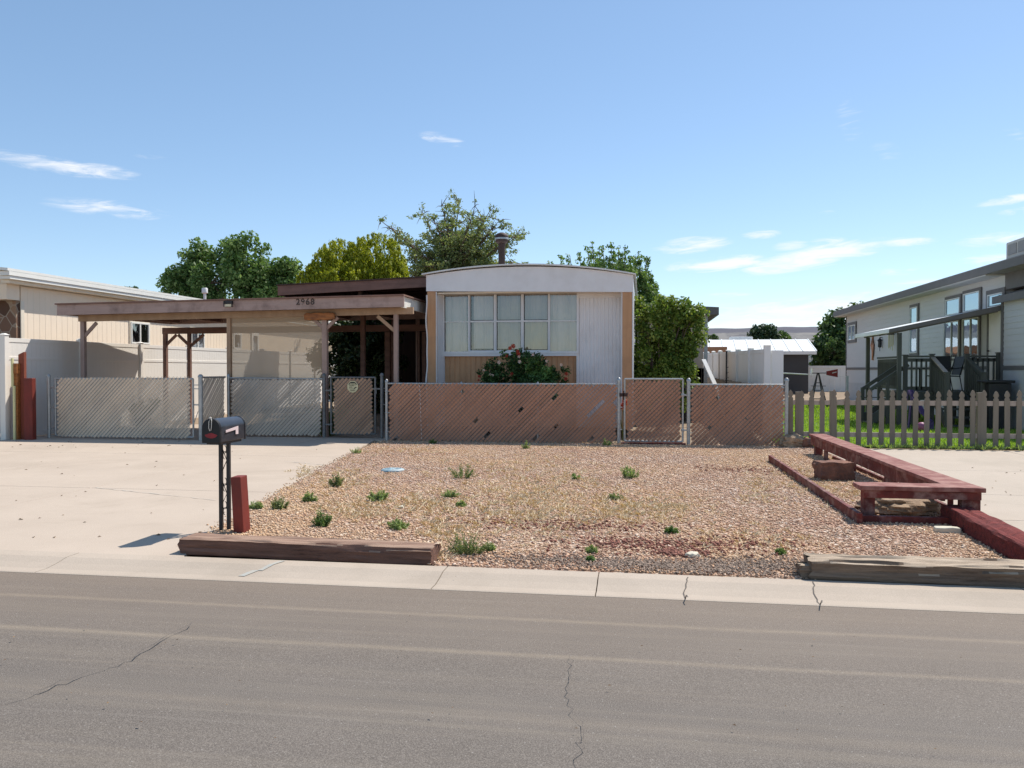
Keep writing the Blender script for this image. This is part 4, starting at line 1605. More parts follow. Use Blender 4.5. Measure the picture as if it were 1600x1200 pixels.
def make_bench():
    t = thing('corner_bench', 'red painted L-shaped low wooden bench beside the gravel', 'bench', (3.0, 8.9, 0))
    y0, y1 = 8.62, 8.92
    xl, xr = 2.15, 3.24
    sh = .36
    # seat planks
    b = MB()
    b.prism([(xl - .03, y0 - .03), (xr + .03, y0 - .03), (xr + .03, y1), (xl - .03, y1 - .02)], 'z', sh - .045, sh)
    wobble(b.build('seat', 'red_bench_top', t, bevel=.006), .006, 3, cuts=3)
    b = MB()
    b.prism([(xr - .27, y1 + .004), (xr + .03, y1 + .004), (3.22, 15.5), (2.95, 15.5)], 'z', sh - .043, sh - .001)
    wobble(b.build('seat', 'red_bench_top', t, bevel=.006), .010, 1.2, cuts=4)
    # aprons
    MB().box(xl + .01, xr, y0 - .005, y0 + .035, sh - .12, sh - .046).build('apron', 'red_bench', t, bevel=.004)
    b = MB().prism([(2.985, 8.95), (3.025, 8.95), (3.0, 15.4), (2.96, 15.4)], 'z', sh - .185, sh - .046)
    b.build('apron', 'red_bench', t, bevel=.004)
    # legs
    def leg(x, y, w, d, h=sh - .046):
        MB().obox((x, y, h / 2 - .01), (w, d, h + .02), (0, 0, rad(random.uniform(-3, 3))), 1.0).build('leg', 'red_bench', t, bevel=.006)
    leg(xl + .07, y0 + .09, .11, .12)
    leg(xr - .08, y0 + .09, .17, .13)
    leg(xr - .24, y0 + .12, .045, .05)
    for y in (10.9, 12.9, 15.2):
        leg(3.05, y, .12, .16)
    leg(2.99, 14.3, .05, .09)
    # ground board
    MB().box(xl - .06, xr - .1, y0 - .075, y0 - .012, -.01, .075).build('base_board', 'red_bench', t, bevel=.006)
    MB().prism([(3.20, 9.1), (3.25, 9.1), (3.20, 14.6), (3.15, 14.6)], 'z', -.01, .06).build('base_board', 'red_bench', t, bevel=.006)


make_bench()


def rock(name, c, dims, mat, label, rot=0, amp=.18, square=.4, seed=1, cat='rock'):
    bm = bmesh.new()
    bmesh.ops.create_cube(bm, size=1.0)
    bmesh.ops.subdivide_edges(bm, edges=bm.edges[:], cuts=9, use_grid_fill=True)
    from mathutils import noise as mn
    for v in bm.verts:
        s = v.co.normalized() * .62
        v.co = v.co.lerp(s, 1 - square)
        n1 = mn.noise(v.co * 2.1 + Vector((seed, 0, 0)))
        n2 = mn.noise(v.co * 5.5 + Vector((0, seed, 0)))
        n3 = mn.noise(Vector((v.co.x * 2, v.co.y * 2, v.co.z * 14 + seed)))
        n4 = mn.noise(v.co * 13 + Vector((0, 0, seed)))
        v.co *= 1 + amp * (n1 * .9 + n2 * .5 + n3 * .25 + n4 * .22)
        v.co = Vector((v.co.x * dims[0], v.co.y * dims[1], v.co.z * dims[2]))
    M = Matrix.Rotation(rot, 4, 'Z')
    bmesh.ops.transform(bm, matrix=M, verts=bm.verts)
    zmin = min(v.co.z for v in bm.verts)
    for v in bm.verts:
        v.co.z -= zmin + .02
    me = bpy.data.meshes.new(name)
    bm.to_mesh(me)
    bm.free()
    me.materials.append(MATS[mat])
    for p in me.polygons:
        p.use_smooth = True
    me.set_sharp_from_angle(angle=rad(28))
    o = bpy.data.objects.new(name, me)
    COL.objects.link(o)
    o.location = c
    return tag(o, label, cat)


def make_rocks():
    c = pg(1306, 752)
    rock('rock', (c.x, c.y + .15, .01), (.44, .34, .25), 'rock_red', 'squared red-brown rock lying inside the bench corner', rad(10), .14, .85, 3)
    c = pg(1418, 811)
    rock('rock', (c.x + .0, c.y + .36, .0), (.58, .50, .165), 'rock_tan', 'flat tan sandstone slab under the short arm of the bench', rad(-8), .42, .25, 8)
    c = pg(1238, 699)
    rock('rock', (c.x, c.y - .02, .0), (.36, .26, .22), 'rock_tan', 'rough brown rock at the foot of the end fence post', 0, .4, .4, 15)
    c = pg(1262, 700)
    rock('rock', (c.x, c.y + .05, .0), (.2, .22, .17), 'rock_red', 'small dark rock between the rough rock and the far bench leg', 0, .35, .4, 19)
    c = pg(1480, 833)
    b = MB().obox((c.x, c.y, .028), (.22, .10, .058), (0, 0, rad(-6)))
    tag(wobble(b.build('paver_block', 'block_white', bevel=.012), .008, 9, cuts=2), 'small cream stone block on the gravel below the bench', 'stone block')
    for (x, y, s, lab) in ((627, 605 + 190, .05, 'white fist-sized stone lying right of the round bushy weed'), (1082, 872, .07, 'pale stone among the grey grit near the kerb'),
                           (1195, 693, .10, 'pale flat stone at the fence foot left of the rough brown rock')):
        c = pg(x, y)
        rock('stone', (c.x, c.y, .01), (s * 1.5, s, s * .7), 'block_white', lab, random.uniform(0, 3), .3, .4, x, 'stone')
    # meter lid
    c = pg(614, 737)
    t = thing('meter_lid', 'round pale blue meter lid set flat in the gravel', 'lid', (c.x, c.y, 0))
    MB().lathe([(.17, .0), (.17, .03), (.155, .042), (.15, .038)], (c.x, c.y, 0), 28).build('rim', 'blue_lid', t, smooth_angle=40)
    b = MB().lathe([(.148, .02), (.148, .041), (.14, .046), (.03, .047)], (c.x, c.y, 0), 28)
    for k in range(10):
        a = k * 2 * math.pi / 10
        b.beam((c.x + .05 * math.cos(a), c.y + .05 * math.sin(a), .047), (c.x + .125 * math.cos(a), c.y + .125 * math.sin(a), .047), .012, .006)
    b.build('cover', 'blue_lid', t, smooth_angle=40)


make_rocks()


def make_litter():
    """dry leaves and bits of grit blown over the drives, gutter and road: uncountable specks, one object"""
    vs = []
    spots = [(pg(random.uniform(20, 560), random.uniform(700, 858)), .011) for _ in range(46)]
    spots += [(pg(random.uniform(1420, 1600), random.uniform(716, 800)), .011) for _ in range(14)]
    spots += [(pg(random.uniform(10, 330), random.uniform(688, 700)), .011) for _ in range(40)]
    spots += [(pg(random.uniform(0, 1600), random.uniform(960, 1190), ROAD_Z), ROAD_Z + .034) for _ in range(34)]
    spots += [(pg(712, 903, -.0), .012)]
    for c, z in spots:
        s = random.uniform(.012, .03) * (1 if c.y > 6 else .4)
        a = random.uniform(0, 6.28)
        d = Vector((math.cos(a), math.sin(a), 0))
        r = Vector((-d.y, d.x, 0))
        p = Vector((c.x, c.y, z))
        vs += [p - d * s, p + r * s * .45 + Vector((0, 0, s * .5)), p + d * s, p - r * s * .45 + Vector((0, 0, s * .15))]
    leaf_mat('litter', (.10, .06, .035), (.16, .10, .06), (.26, .17, .09), .1, .9)
    stuff(np_mesh('leaf_litter', np.array([tuple(v) for v in vs]), 4, 'litter'), 'dry leaf bits scattered over the driveway and the road', 'leaf litter')


make_litter()


# ================================================================== the mobile home
def arc_roof(x0, x1, za, zm, zb, n=20):
    """points of a bowed roof line from x0 to x1"""
    pts = []
    for i in range(n + 1):
        t = i / n
        lin = za + (zb - za) * t
        bow = (zm - (za + zb) / 2) * (1 - (2 * t - 1) ** 2)
        pts.append((x0 + (x1 - x0) * t, lin + bow))
    return pts


def make_mobile_home():
    Y = 18.4
    t = thing('mobile_home', 'white and tan mobile home with bowed roof and wide front window', 'house', (-2.5, 18.4, 0))
    xl, xr = -4.85, -.20
    top = arc_roof(xl, xr, 3.645, 3.80, 3.575)
    band = [(xl, 3.285), (xr, 3.20)] + top[::-1]
    b = MB().prism(band, 'y', Y - .02, Y + .06)
    b.build('front_band', 'white_metal', t, bevel=.004)
    # bowed metal roof with a thin drip edge
    tp = arc_roof(xl - .09, xr + .06, 3.645, 3.825, 3.565)
    poly = [(x, z + .004) for x, z in tp] + [(x, z + .034) for x, z in tp[::-1]]
    rf = MB().prism(poly, 'y', Y - .09, 33).build('roof', 'roof_metal', t)
    b = MB()
    cx = py(784, 400, 20.2).x
    b.lathe([(.085, 3.7), (.085, 4.62)], (cx, 20.2, 0), 16)
    b.lathe([(.125, 3.80), (.10, 3.86), (.09, 3.90)], (cx, 20.2, 0), 16)
    ch = b.build('chimney', 'pipe_brown', rf, smooth_angle=40)
    b = MB().lathe([(.10, 4.60), (.15, 4.64), (.16, 4.70), (.10, 4.715)], (cx, 20.2, 0), 16)
    b.lathe([(.09, 4.72), (.17, 4.76), (.165, 4.79), (.12, 4.84), (.05, 4.87)], (cx, 20.2, 0), 16)
    b.build('cap', 'pipe_brown', ch, smooth_angle=40)
    b = MB().lathe([(.17, 4.695), (.172, 4.735), (.17, 4.74)], (cx, 20.2, 0), 16)
    b.build('collar', 'galv', ch, smooth_angle=40)
    v = py(818, 413, 21)
    MB().box(v.x, v.x + .36, 20.9, 21.2, 3.80, 3.875).build('roof_vent', 'gray_trim', rf, bevel=.02)
    # side walls
    MB().ribs('y', Y + .06, 33, .25, 3.62, xl, -1, .22, .012).box(xl + .002, xl + .06, Y + .061, 33, .25, 3.62).build('side_wall', 'brown_siding', t)
    MB().ribs('y', Y + .06, 33, .25, 3.56, xr, 1, .22, .012).box(xr - .06, xr - .002, Y + .061, 33, .25, 3.56).build('side_wall', 'white_metal', t)
    MB().box(xl, xr, 32.9, 33, .25, 3.6).build('back_wall', 'white_metal', t)
    MB().box(xl + .07, xr - .07, Y + .5, 32.9, .28, .34).build('underfloor', 'wood_dark', t)
    # door on the porch side
    d = MB().box(xl - .03, xl + .01, 21.2, 22.1, .6, 2.6).build('door', 'wood_brown', t, bevel=.01)
    MB().lathe([(.03, 0), (.035, .02), (.02, .04)], (xl - .07, 22.0, 1.55), 10).build('handle', 'galv', d)
    # pilasters and their white edges
    MB().box(xl + .02, -4.63, Y, Y + .10, .2, 3.282).build('pilaster', 'orange_siding', t, bevel=.004)
    MB().box(-.435, xr - .025, Y, Y + .10, .2, 3.20).build('pilaster', 'orange_siding', t, bevel=.004)
    b = MB()
    pts = [(xl + .01 + .012 * math.sin(z * 4.1) + .008 * math.sin(z * 9), z) for z in [.2 + i * .1 for i in range(31)]]
    for (a, za), (c, zc) in zip(pts, pts[1:]):
        b.add([(a - .014, Y - .012, za), (a + .014, Y - .012, za), (c + .014, Y - .012, zc), (c - .014, Y - .012, zc),
               (a - .014, Y + .06, za), (a + .014, Y + .06, za), (c + .014, Y + .06, zc), (c - .014, Y + .06, zc)],
              [(0, 1, 2, 3), (0, 3, 7, 4), (1, 5, 6, 2)])
    b.box(xr - .022, xr + .004, Y - .012, Y + .06, .2, 3.19)
    b.box(-4.628, -4.612, Y - .006, Y + .03, .2, 3.27)
    b.box(-.452, -.437, Y - .006, Y + .03, .2, 3.2)
    b.split('corner_trim', 'white_trim', t)
    # recessed front wall
    W = Y + .46
    b = MB()
    b.prism([(-4.63, Y + .10), (-4.61, Y + .10), (-4.53, W), (-4.66, W)], 'z', .2, 3.24)
    b.prism([(-.452, Y + .10), (-.436, Y + .10), (-.40, W), (-.43, W)], 'z', .2, 3.2)
    b.split('reveal', 'white_metal', t)
    MB().box(-4.62, -.44, Y + .062, W + .1, 3.225, 3.26).build('soffit', 'cream_trim', t)
    MB().box(-4.62, -.42, W + .02, W + .07, .25, 1.80).build('front_wall', 'wood_dark', t)
    MB().ribs('x', -4.56, -1.47, .2, 1.815, W, -1, .125, .012, .3).build('front_siding', 'orange_siding', t)
    MB().ribs('x', -1.44, -.43, .2, 3.12, W - .04, -1, .085, .014, .5).box(-1.44, -.43, W + .0, W + .05, .2, 3.13).build('front_siding', 'white_metal', t)
    MB().box(-1.44, -.43, W - .065, W - .02, 3.115, 3.225).build('header_trim', 'white_metal', t)
    MB().box(-1.47, -1.435, W - .06, W, .2, 3.2).build('joint_trim', 'white_trim', t)
    MB().box(-4.60, -1.46, W - .07, W + .02, 1.816, 1.866).build('sill_trim', 'white_trim', t)
    # window
    wy = W - .03
    xs = [py(v, 505, wy).x for v in (693, 733, 774, 816.5, 858.5, 903)]
    zt, zm, zb = py(798, 458, wy).z, py(798, 502, wy).z, py(798, 549, wy).z
    b = MB()
    b.box(xs[0] - .02, xs[5] + .03, wy - .05, wy + .03, zt - .005, zt + .055)
    b.box(xs[0] - .02, xs[5] + .03, wy - .05, wy + .03, min(zb - .055, 1.868), zb)
    for i, x in enumerate(xs):
        w = .045 if i in (0, 5) else .030
        b.box(x - w / 2, x + w / 2, wy - .055, wy + .028, zb, zt - .005)
    for i in (1, 2, 3):
        b.box(xs[i] + .015, xs[i + 1] - .015, wy - .045, wy + .026, zm - .018, zm + .018)
        b.box(xs[i] + .015, xs[i] + .035, wy - .03, wy + .024, zb, zt)
        b.box(xs[i + 1] - .035, xs[i + 1] - .015, wy - .03, wy + .024, zb, zt)
        b.box(xs[i] + .035, xs[i + 1] - .035, wy - .03, wy + .024, zb, zb + .025)
        b.box(xs[i] + .035, xs[i + 1] - .035, wy - .03, wy + .024, zt - .03, zt - .006)
    for i in (0, 4):
        b.box(xs[i] + .02, xs[i + 1] - .015, wy - .02, wy + .024, zm - .012, zm + .008)
    fr = b.build('window', 'white_trim', t, bevel=.003)
    b = MB()
    for i in (1, 2, 3):
        for (za, zz) in ((zb + .026, zm - .019), (zm + .019, zt - .031)):
            b.box(xs[i] + .0352, xs[i] + .052, wy - .02, wy - .013, za, zz)
            b.box(xs[i + 1] - .044, xs[i + 1] - .0352, wy - .02, wy - .013, za, zz)
            b.box(xs[i] + .0522, xs[i + 1] - .0442, wy - .02, wy - .013, za, za + .014)
    b.build('gasket', 'sign_black', fr)
    b = MB()
    for i in range(5):
        for (za, zz) in ((zb, zm), (zm, zt)):
            ti = random.uniform(-.006, .006)
            y0 = wy + (.0 if i in (0, 4) else -.012)
            b.add([(xs[i], y0 + ti, za), (xs[i + 1], y0 - ti, za), (xs[i + 1], y0 - ti * .5, zz), (xs[i], y0 + ti, zz)], [(0, 1, 2, 3)])
    b.build('glass', 'glass_front', fr)
    # folded white curtains behind the glass, one of them yellowed low down
    def curtain(x0, x1, z0, z1, mat, y):
        n = 60
        vs, fs = [], []
        for i in range(n + 1):
            x = x0 + (x1 - x0) * i / n
            f = .016 * math.sin(x * 38) + .010 * math.sin(x * 61 + 1)
            vs += [(x, y + f, z0), (x, y + f, z1)]
        for i in range(n):
            fs.append((2 * i, 2 * i + 2, 2 * i + 3, 2 * i + 1))
        link_mesh('curtain', vs, fs, mat, fr, smooth_angle=180)
    curtain(xs[0], xs[1] - .09, zb, zt, 'curtain', wy + .16)
    curtain(xs[1] + .085, xs[2] + .01, zb + .07, zt, 'curtain', wy + .13)
    curtain(xs[2] + .02, xs[3], zb + .07, zt, 'curtain_gray', wy + .14)
    curtain(xs[3] + .02, xs[4] - .03, zm - .02, zt, 'curtain_gray', wy + .14)
    curtain(xs[3] + .02, xs[4] - .05, zb + .03, zm - .02, 'curtain_yellow', wy + .15)
    curtain(xs[4], xs[5], zb, zt, 'curtain', wy + .10)
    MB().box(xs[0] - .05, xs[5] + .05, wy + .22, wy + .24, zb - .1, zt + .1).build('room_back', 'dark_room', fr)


make_mobile_home()


# ================================================================== carport and porch roof
def make_carport():
    t = thing('carport', 'low wooden carport with a mauve fascia reading 2968', 'carport', (-9, 17.2, 0))
    yf, yb = 17.2, 21.35
    xl, xr = -13.22, -5.03
    def zt(x):
        return 2.985 + .095 * (x - xl) / (xr - xl)
    # deck with a slightly ragged felt edge
    poly = [(xl - .03, yf - .04), (xr + .008, yf - .04), (xr + .008, yb), (-12.98, yb), (-13.1, 19.6)]
    vs = [(x, y, zt(x) + .002) for x, y in poly] + [(x, y, zt(x) + .034) for x, y in poly]
    n = len(poly)
    fs = [tuple(range(n))[::-1], tuple(range(n, 2 * n))] + [(i, (i + 1) % n, (i + 1) % n + n, i + n) for i in range(n)]
    MB().add(vs, fs).build('roof_deck', 'wood_brown', t)
    # fascia boards
    def board(name, p, q, h, th, mat, drop=0.0):
        b = MB()
        (x0, y0), (x1, y1) = p, q
        d = Vector((x1 - x0, y1 - y0, 0)).normalized()
        r = Vector((d.y, -d.x, 0)) * th
        pts = []
        for (x, y) in (p, q):
            pts += [Vector((x, y, zt(x) - h - drop)), Vector((x, y, zt(x) - drop))]
        vs = pts + [v + r for v in pts]
        b.add(vs, [(0, 1, 3, 2), (4, 6, 7, 5), (0, 2, 6, 4), (1, 5, 7, 3), (0, 4, 5, 1), (2, 3, 7, 6)])
        return b.build(name, mat, t, bevel=.003)
    fa = board('fascia', (xl, yf + .045), (xr + .002, yf + .045), .235, .045, 'wood_mauve')
    board('fascia', (xr - .04, yf + .046), (xr - .04, yb), .24, -.045, 'white_paint')  # pale colour on this return imitates its sunlit face
    board('fascia', (xl + .04, yf + .046), (-12.95, yb), .225, .045, 'wood_mauve')
    board('fascia', (-12.98, yb + .05), (xr, yb + .05), .225, .045, 'wood_mauve')
    y0 = 17.6
    # front beam on posts
    def bz(x):
        return zt(x) - .215
    b = MB().beam((-12.95, y0, bz(-12.95) - .075), (-4.93, y0, bz(-4.93) - .075), .09, .15)
    b.build('beam', 'wood_tan', t, bevel=.004)
    for k in range(7):
        x = -12.6 + k * 1.22
        MB().box(x - .02, x + .02, yf + .05, yb - .03, zt(x) - .2, zt(x) + .0).build('rafter', 'wood_brown', t)
    MB().beam((-13.0, 21.1, 2.57), (-5.4, 21.1, 2.60), .09, .17).build('beam', 'wood_brown', t, bevel=.004)
    posts = [(-12.85, y0, 'wood_mauve_post', .10), (-9.22, y0, 'wood_tan', .09), (-6.95, y0, 'wood_mauve_post', .115), (-5.32, y0, 'wood_mauve_post', .095),
             (-12.93, 21.1, 'wood_brown', .10), (-12.22, 21.1, 'wood_brown', .09), (-6.6, 21.1, 'wood_brown', .14), (-5.62, 21.1, 'wood_brown', .10)]
    for (x, y, m, w) in posts:
        MB().box(x - w / 2, x + w / 2, y - w / 2, y + w / 2, 0, (bz(x) - .15 if y == y0 else 2.49)).build('post', m, t, bevel=.005)
    def brace(x, y, s, m, dz=.34, dx=.34, ztop=None):
        zz = (bz(x) - .15) if ztop is None else ztop
        MB().beam((x + s * .03, y, zz - dz), (x + s * dx, y, zz - .03), .045, .075).build('brace', m, t, bevel=.003)
    brace(-12.85, y0, 1, 'wood_mauve_post')
    brace(-6.95, y0, 1, 'wood_mauve_post', .28, .30)
    brace(-6.95, y0, -1, 'wood_mauve_post', .28, .30)
    brace(-5.32, y0, -1, 'wood_tan', .36, .42)
    brace(-12.93, 21.1, 1, 'wood_brown', .30, .33, 2.49)
    brace(-12.22, 21.1, -1, 'wood_brown', .30, .33, 2.49)
    brace(-12.22, 21.1, 1, 'wood_brown', .34, .42, 2.49)
    # woven sun screen stretched between two posts
    n = 24
    vs, fs = [], []
    for i in range(n + 1):
        x = -9.17 + (2.17) * i / n
        u = i / n
        vs += [(x, y0 + .02 + .02 * math.sin(3 * u), 1.30 + .03 * math.sin(7 * u) * u), (x, y0 + .0, bz(x) - .02)]
    for i in range(n):
        fs.append((2 * i, 2 * i + 2, 2 * i + 3, 2 * i + 1))
    s = link_mesh('sun_screen', vs, fs, 'shade_cloth', t, smooth_angle=180)
    MB().box(-9.17, -7.01, y0 - .02, y0 + .03, 1.265, 1.30).build('bottom_bar', 'wood_mauve_post', s)
    # number on the fascia
    cu = bpy.data.curves.new('house_number', 'FONT')
    cu.body = '2968'
    cu.size = .185
    cu.extrude = .004
    cu.offset = .0018
    cu.space_character = 1.2
    cu.align_x = 'CENTER'
    cu.align_y = 'CENTER'
    tmp = bpy.data.objects.new('house_number', cu)
    COL.objects.link(tmp)
    bpy.context.view_layer.update()
    me = bpy.data.meshes.new_from_object(tmp.evaluated_get(bpy.context.evaluated_depsgraph_get()))
    bpy.data.objects.remove(tmp)
    me.materials.clear()
    me.materials.append(MATS['number_dark'])
    o = bpy.data.objects.new('house_number', me)
    COL.objects.link(o)
    o.parent = fa
    c = py(477, 472, yf)
    pos = Vector((c.x, yf - .0065, c.z)) - world_loc(fa)
    o.matrix_local = Matrix.Translation(pos) @ Matrix.Rotation(math.pi / 2, 4, 'X') @ Matrix.Diagonal((1.0, 1.0, 1, 1))
    # flood light
    c = py(358, 475, yf)
    L = MB().box(c.x - .10, c.x + .10, yf - .06, yf - .001, c.z + .0, c.z + .065)
    L.box(c.x - .10, c.x - .085, yf - .075, yf - .06, c.z - .065, c.z + .065).box(c.x + .085, c.x + .10, yf - .075, yf - .06, c.z - .065, c.z + .065)
    L.box(c.x - .085, c.x + .085, yf - .015, yf - .001, c.z - .065, c.z + .0)
    fl = L.build('flood_light', 'black_metal', fa, bevel=.004)
    MB().box(c.x - .08, c.x + .08, yf - .045, yf - .016, c.z - .06, c.z - .003).build('lens', 'lamp_lens', fl, bevel=.004)
    # vent pipe standing on the deck
    c = py(320, 460, 20.5)
    v = MB().lathe([(.035, 2.9), (.035, c.z + .05)], (c.x, 20.5, 0), 12)
    v.lathe([(.05, c.z + .02), (.075, c.z + .04), (.075, c.z + .15), (.06, c.z + .17)], (c.x, 20.5, 0), 12)
    v.build('vent_pipe', 'vinyl_white', t, smooth_angle=40)
    # log plaque hanging from the beam
    a, b_ = py(476, 495, 17.52), py(524, 494, 17.52)
    lo, hi = [], []
    for i in range(15):
        u = i / 14
        x = a.x + (b_.x - a.x) * u
        z = a.z + (b_.z - a.z) * u
        e = .022 if i in (0, 14) else 0
        lo.append((x, z - .078 + e + random.uniform(-.007, .007)))
        hi.append((x, z + .078 - e + random.uniform(-.007, .007)))
    o = MB().prism(lo + hi[::-1], 'y', 17.47, 17.53).build('log_plaque', 'wood_orange', bevel=.012)
    tag(o, 'short orange varnished log plank hanging from the carport beam', 'log sign')


make_carport()


def make_porch():
    t = thing('porch_roof', 'dark brown shed roof above the carport, beside the mobile home', 'porch', (-7, 19.5, 0))
    yf, yb = 19.5, 29.0
    xl, xr = -8.93, -4.90
    zl, zr = 3.585, 3.735
    def z(x):
        return zl + (zr - zl) * (x - xl) / (xr - xl)
    b = MB()
    b.add([(xl, yf, zl - .24), (xr, yf, zr - .23), (xr, yf, zr), (xl, yf, zl), (xl, yf + .045, zl - .24), (xr, yf + .045, zr - .23), (xr, yf + .045, zr), (xl, yf + .045, zl)], MB.BOXF)
    b.build('fascia', 'wood_brown', t, bevel=.003)
    b = MB()
    b.add([(xl - .02, yf - .03, zl + .003), (xr, yf - .03, zr + .003), (xr, yb, zr + .003), (xl - .02, yb, zl + .003),
           (xl - .02, yf - .03, zl + .03), (xr, yf - .03, zr + .03), (xr, yb, zr + .03), (xl - .02, yb, zl + .03)], MB.BOXF)
    b.build('roof_deck', 'wood_dark', t)
    MB().add([(xl, yf + .046, zl - .24), (xl + .045, yf + .046, zl - .24), (xl + .045, yb, zl - .24), (xl, yb, zl - .24),
              (xl, yf + .046, zl), (xl + .045, yf + .046, zl), (xl + .045, yb, zl), (xl, yb, zl)], MB.BOXF).build('fascia', 'wood_brown', t)
    for k in range(12):
        y = 19.8 + k * .75
        MB().beam((xl + .05, y, zl - .1), (xr, y, zr - .1), .045, .17).build('rafter', 'wood_dark', t)
    MB().beam((-6.9, 19.75, z(-6.9) - .28), (-6.9, 28.8, z(-6.9) - .28), .09, .16).build('beam', 'wood_dark', t)
    MB().box(-8.6, -6.9, 19.62, 19.66, 3.08, 3.32).build('gable_board', 'wood_dark', t)
    for (x, y) in ((-6.9, 20.0), (-6.9, 22.6), (-6.9, 25.2)):
        MB().box(x - .055, x + .055, y - .055, y + .055, 0, z(x) - .36).build('post', 'wood_brown', t, bevel=.004)
    # plain dark wall added at the far end to keep the porch opening dark
    MB().box(-10.4, -4.9, 27.40, 27.44, .0, 3.55).build('end_wall', 'wood_dark', t)
    MB().box(-6.1, -6.06, 22.0, 22.04, 0, 3.3).build('slim_pole', 'wood_mauve_post', t)


make_porch()


# ================================================================== windows for walls that run along Y
def side_window(parent, X, out, y0, y1, z0, z1, frame='white_paint', glass='glass_left', back='dark_room', split=2, fw=.05, trim=None, tw=.09, curtain=None, hsplit=0):
    b = MB()
    a, c = sorted((X, X + out * .05))
    b.box(a, c, y0, y0 + fw, z0, z1).box(a, c, y1 - fw, y1, z0, z1)
    b.box(a, c, y0 + fw, y1 - fw, z0, z0 + fw).box(a, c, y0 + fw, y1 - fw, z1 - fw, z1)
    for k in range(1, split):
        y = y0 + (y1 - y0) * k / split
        b.box(a, c - .004 if out > 0 else c, y - fw * .5, y + fw * .5, z0 + fw, z1 - fw)
    for k in range(1, hsplit + 1):
        z = z0 + (z1 - z0) * k / (hsplit + 1)
        b.box(a + .002, c - .002, y0 + fw, y1 - fw, z - fw * .4, z + fw * .4)
    w = b.build('window', frame, parent, bevel=.004)
    g = X + out * .022
    MB().add([(g, y0 + fw * .5, z0 + fw * .5), (g, y1 - fw * .5, z0 + fw * .5), (g, y1 - fw * .5, z1 - fw * .5), (g, y0 + fw * .5, z1 - fw * .5)], [(0, 1, 2, 3)]).build('glass', glass, w)
    h = X + out * .006
    MB().add([(h, y0 + .02, z0 + .02), (h, y1 - .02, z0 + .02), (h, y1 - .02, z1 - .02), (h, y0 + .02, z1 - .02)], [(0, 1, 2, 3)]).build('window_back', back, w)
    if curtain:
        ca, cb, cm = curtain
        h = X + out * .012
        MB().add([(h, y0 + (y1 - y0) * ca, z0 + fw), (h, y0 + (y1 - y0) * cb, z0 + fw), (h, y0 + (y1 - y0) * cb, z1 - fw), (h, y0 + (y1 - y0) * ca, z1 - fw)], [(0, 1, 2, 3)]).build('curtain', cm, w)
    if trim:
        b = MB()
        a, c = sorted((X, X + out * .03))
        b.box(a, c, y0 - tw, y0 - .002, z0 - tw, z1 + tw).box(a, c, y1 + .002, y1 + tw, z0 - tw, z1 + tw)
        b.box(a, c, y0, y1, z1 + .002, z1 + tw).box(a, c, y0, y1, z0 - tw, z0 - .002)
        b.build('trim', trim, w)
    return w


def make_left_house():
    X = -15.0
    t = thing('neighbour_house', 'cream clad house with white eaves beyond the left vinyl fence', 'house', (-18, 18, 0))
    y0, y1 = 18.25, 40
    b = MB().ribs('y', y0, y1, 0, 3.55, X, 1, .205, .004, .12)
    b.box(-22, X - .006, y0, y1, 0, 3.55)
    b.build('wall', 'cream_siding', t)
    MB().box(X + .004, X + .03, y0 - .03, y0 + .08, 0, 3.18).build('corner_trim', 'cream_trim', t)
    MB().box(-19.5, X - .02, y0 - .14, y0 - .002, 0, 3.18).build('stone_facing', 'stone_veneer', t)
    MB().box(-22, X + .01, 17.78, 18.2, 3.19, 3.56).build('porch_beam', 'cream_siding', t)
    # eaves in two steps, low-pitched white roof
    b = MB()
    b.box(X + .02, X + .22, 17.6, y1 + .5, 3.56, 3.64)
    b.build('soffit', 'cream_trim', t)
    MB().box(X + .05, X + .335, 17.5, y1 + .5, 3.642, 3.712).build('fascia', 'white_paint', t)
    MB().box(X + .10, X + .36, 17.45, y1 + .5, 3.718, 3.82).build('gutter', 'white_paint', t, bevel=.006)
    b = MB().prism([(X + .362, 3.822), (-18.7, 4.2), (-22.5, 3.81), (-22.5, 3.87), (-18.7, 4.27), (X + .362, 3.885)], 'y', 17.4, y1 + .55)
    b.build('roof', 'white_paint', t)
    MB().prism([(X, 3.56), (X, 3.80), (-18.7, 4.19), (-22, 3.8), (-22, 3.56)], 'y', 17.9, 18.2).build('gable', 'cream_siding', t)
    # windows
    def span(xa, xb, ya, yb):
        p, q = pxx(xa, ya, X), pxx(xb, yb, X)
        return min(p.y, q.y), max(p.y, q.y), p, q
    pm('curtain_green', (.13, .17, .09), (.08, .11, .06), 4, (1, 14, 1), .9, 0)
    a = pxx(203, 503, X)
    c = pxx(232, 535, X)
    side_window(t, X, 1, a.y, c.y, 2.28, 2.93, curtain=(.62, .98, 'curtain_green'), trim='cream_trim', tw=.05)
    a = pxx(297, 516, X)
    c = pxx(318, 540, X)
    side_window(t, X, 1, a.y, c.y, 2.2, 2.9, trim='cream_trim', tw=.05)
    a = pxx(363, 520, X)
    c = pxx(376, 545, X)
    side_window(t, X, 1, a.y, c.y, 2.25, 2.9, split=1, fw=.09, trim='cream_trim', tw=.06)
    a = pxx(392, 524, X)
    c = pxx(403, 548, X)
    side_window(t, X, 1, a.y, c.y, 1.9, 2.95, split=1, fw=.12)
    # lean-to further along
    l = MB().box(X + .012, X + .7, 38, 44, 0, 2.75).build('lean_to', 'cream_trim', t)


make_left_house()


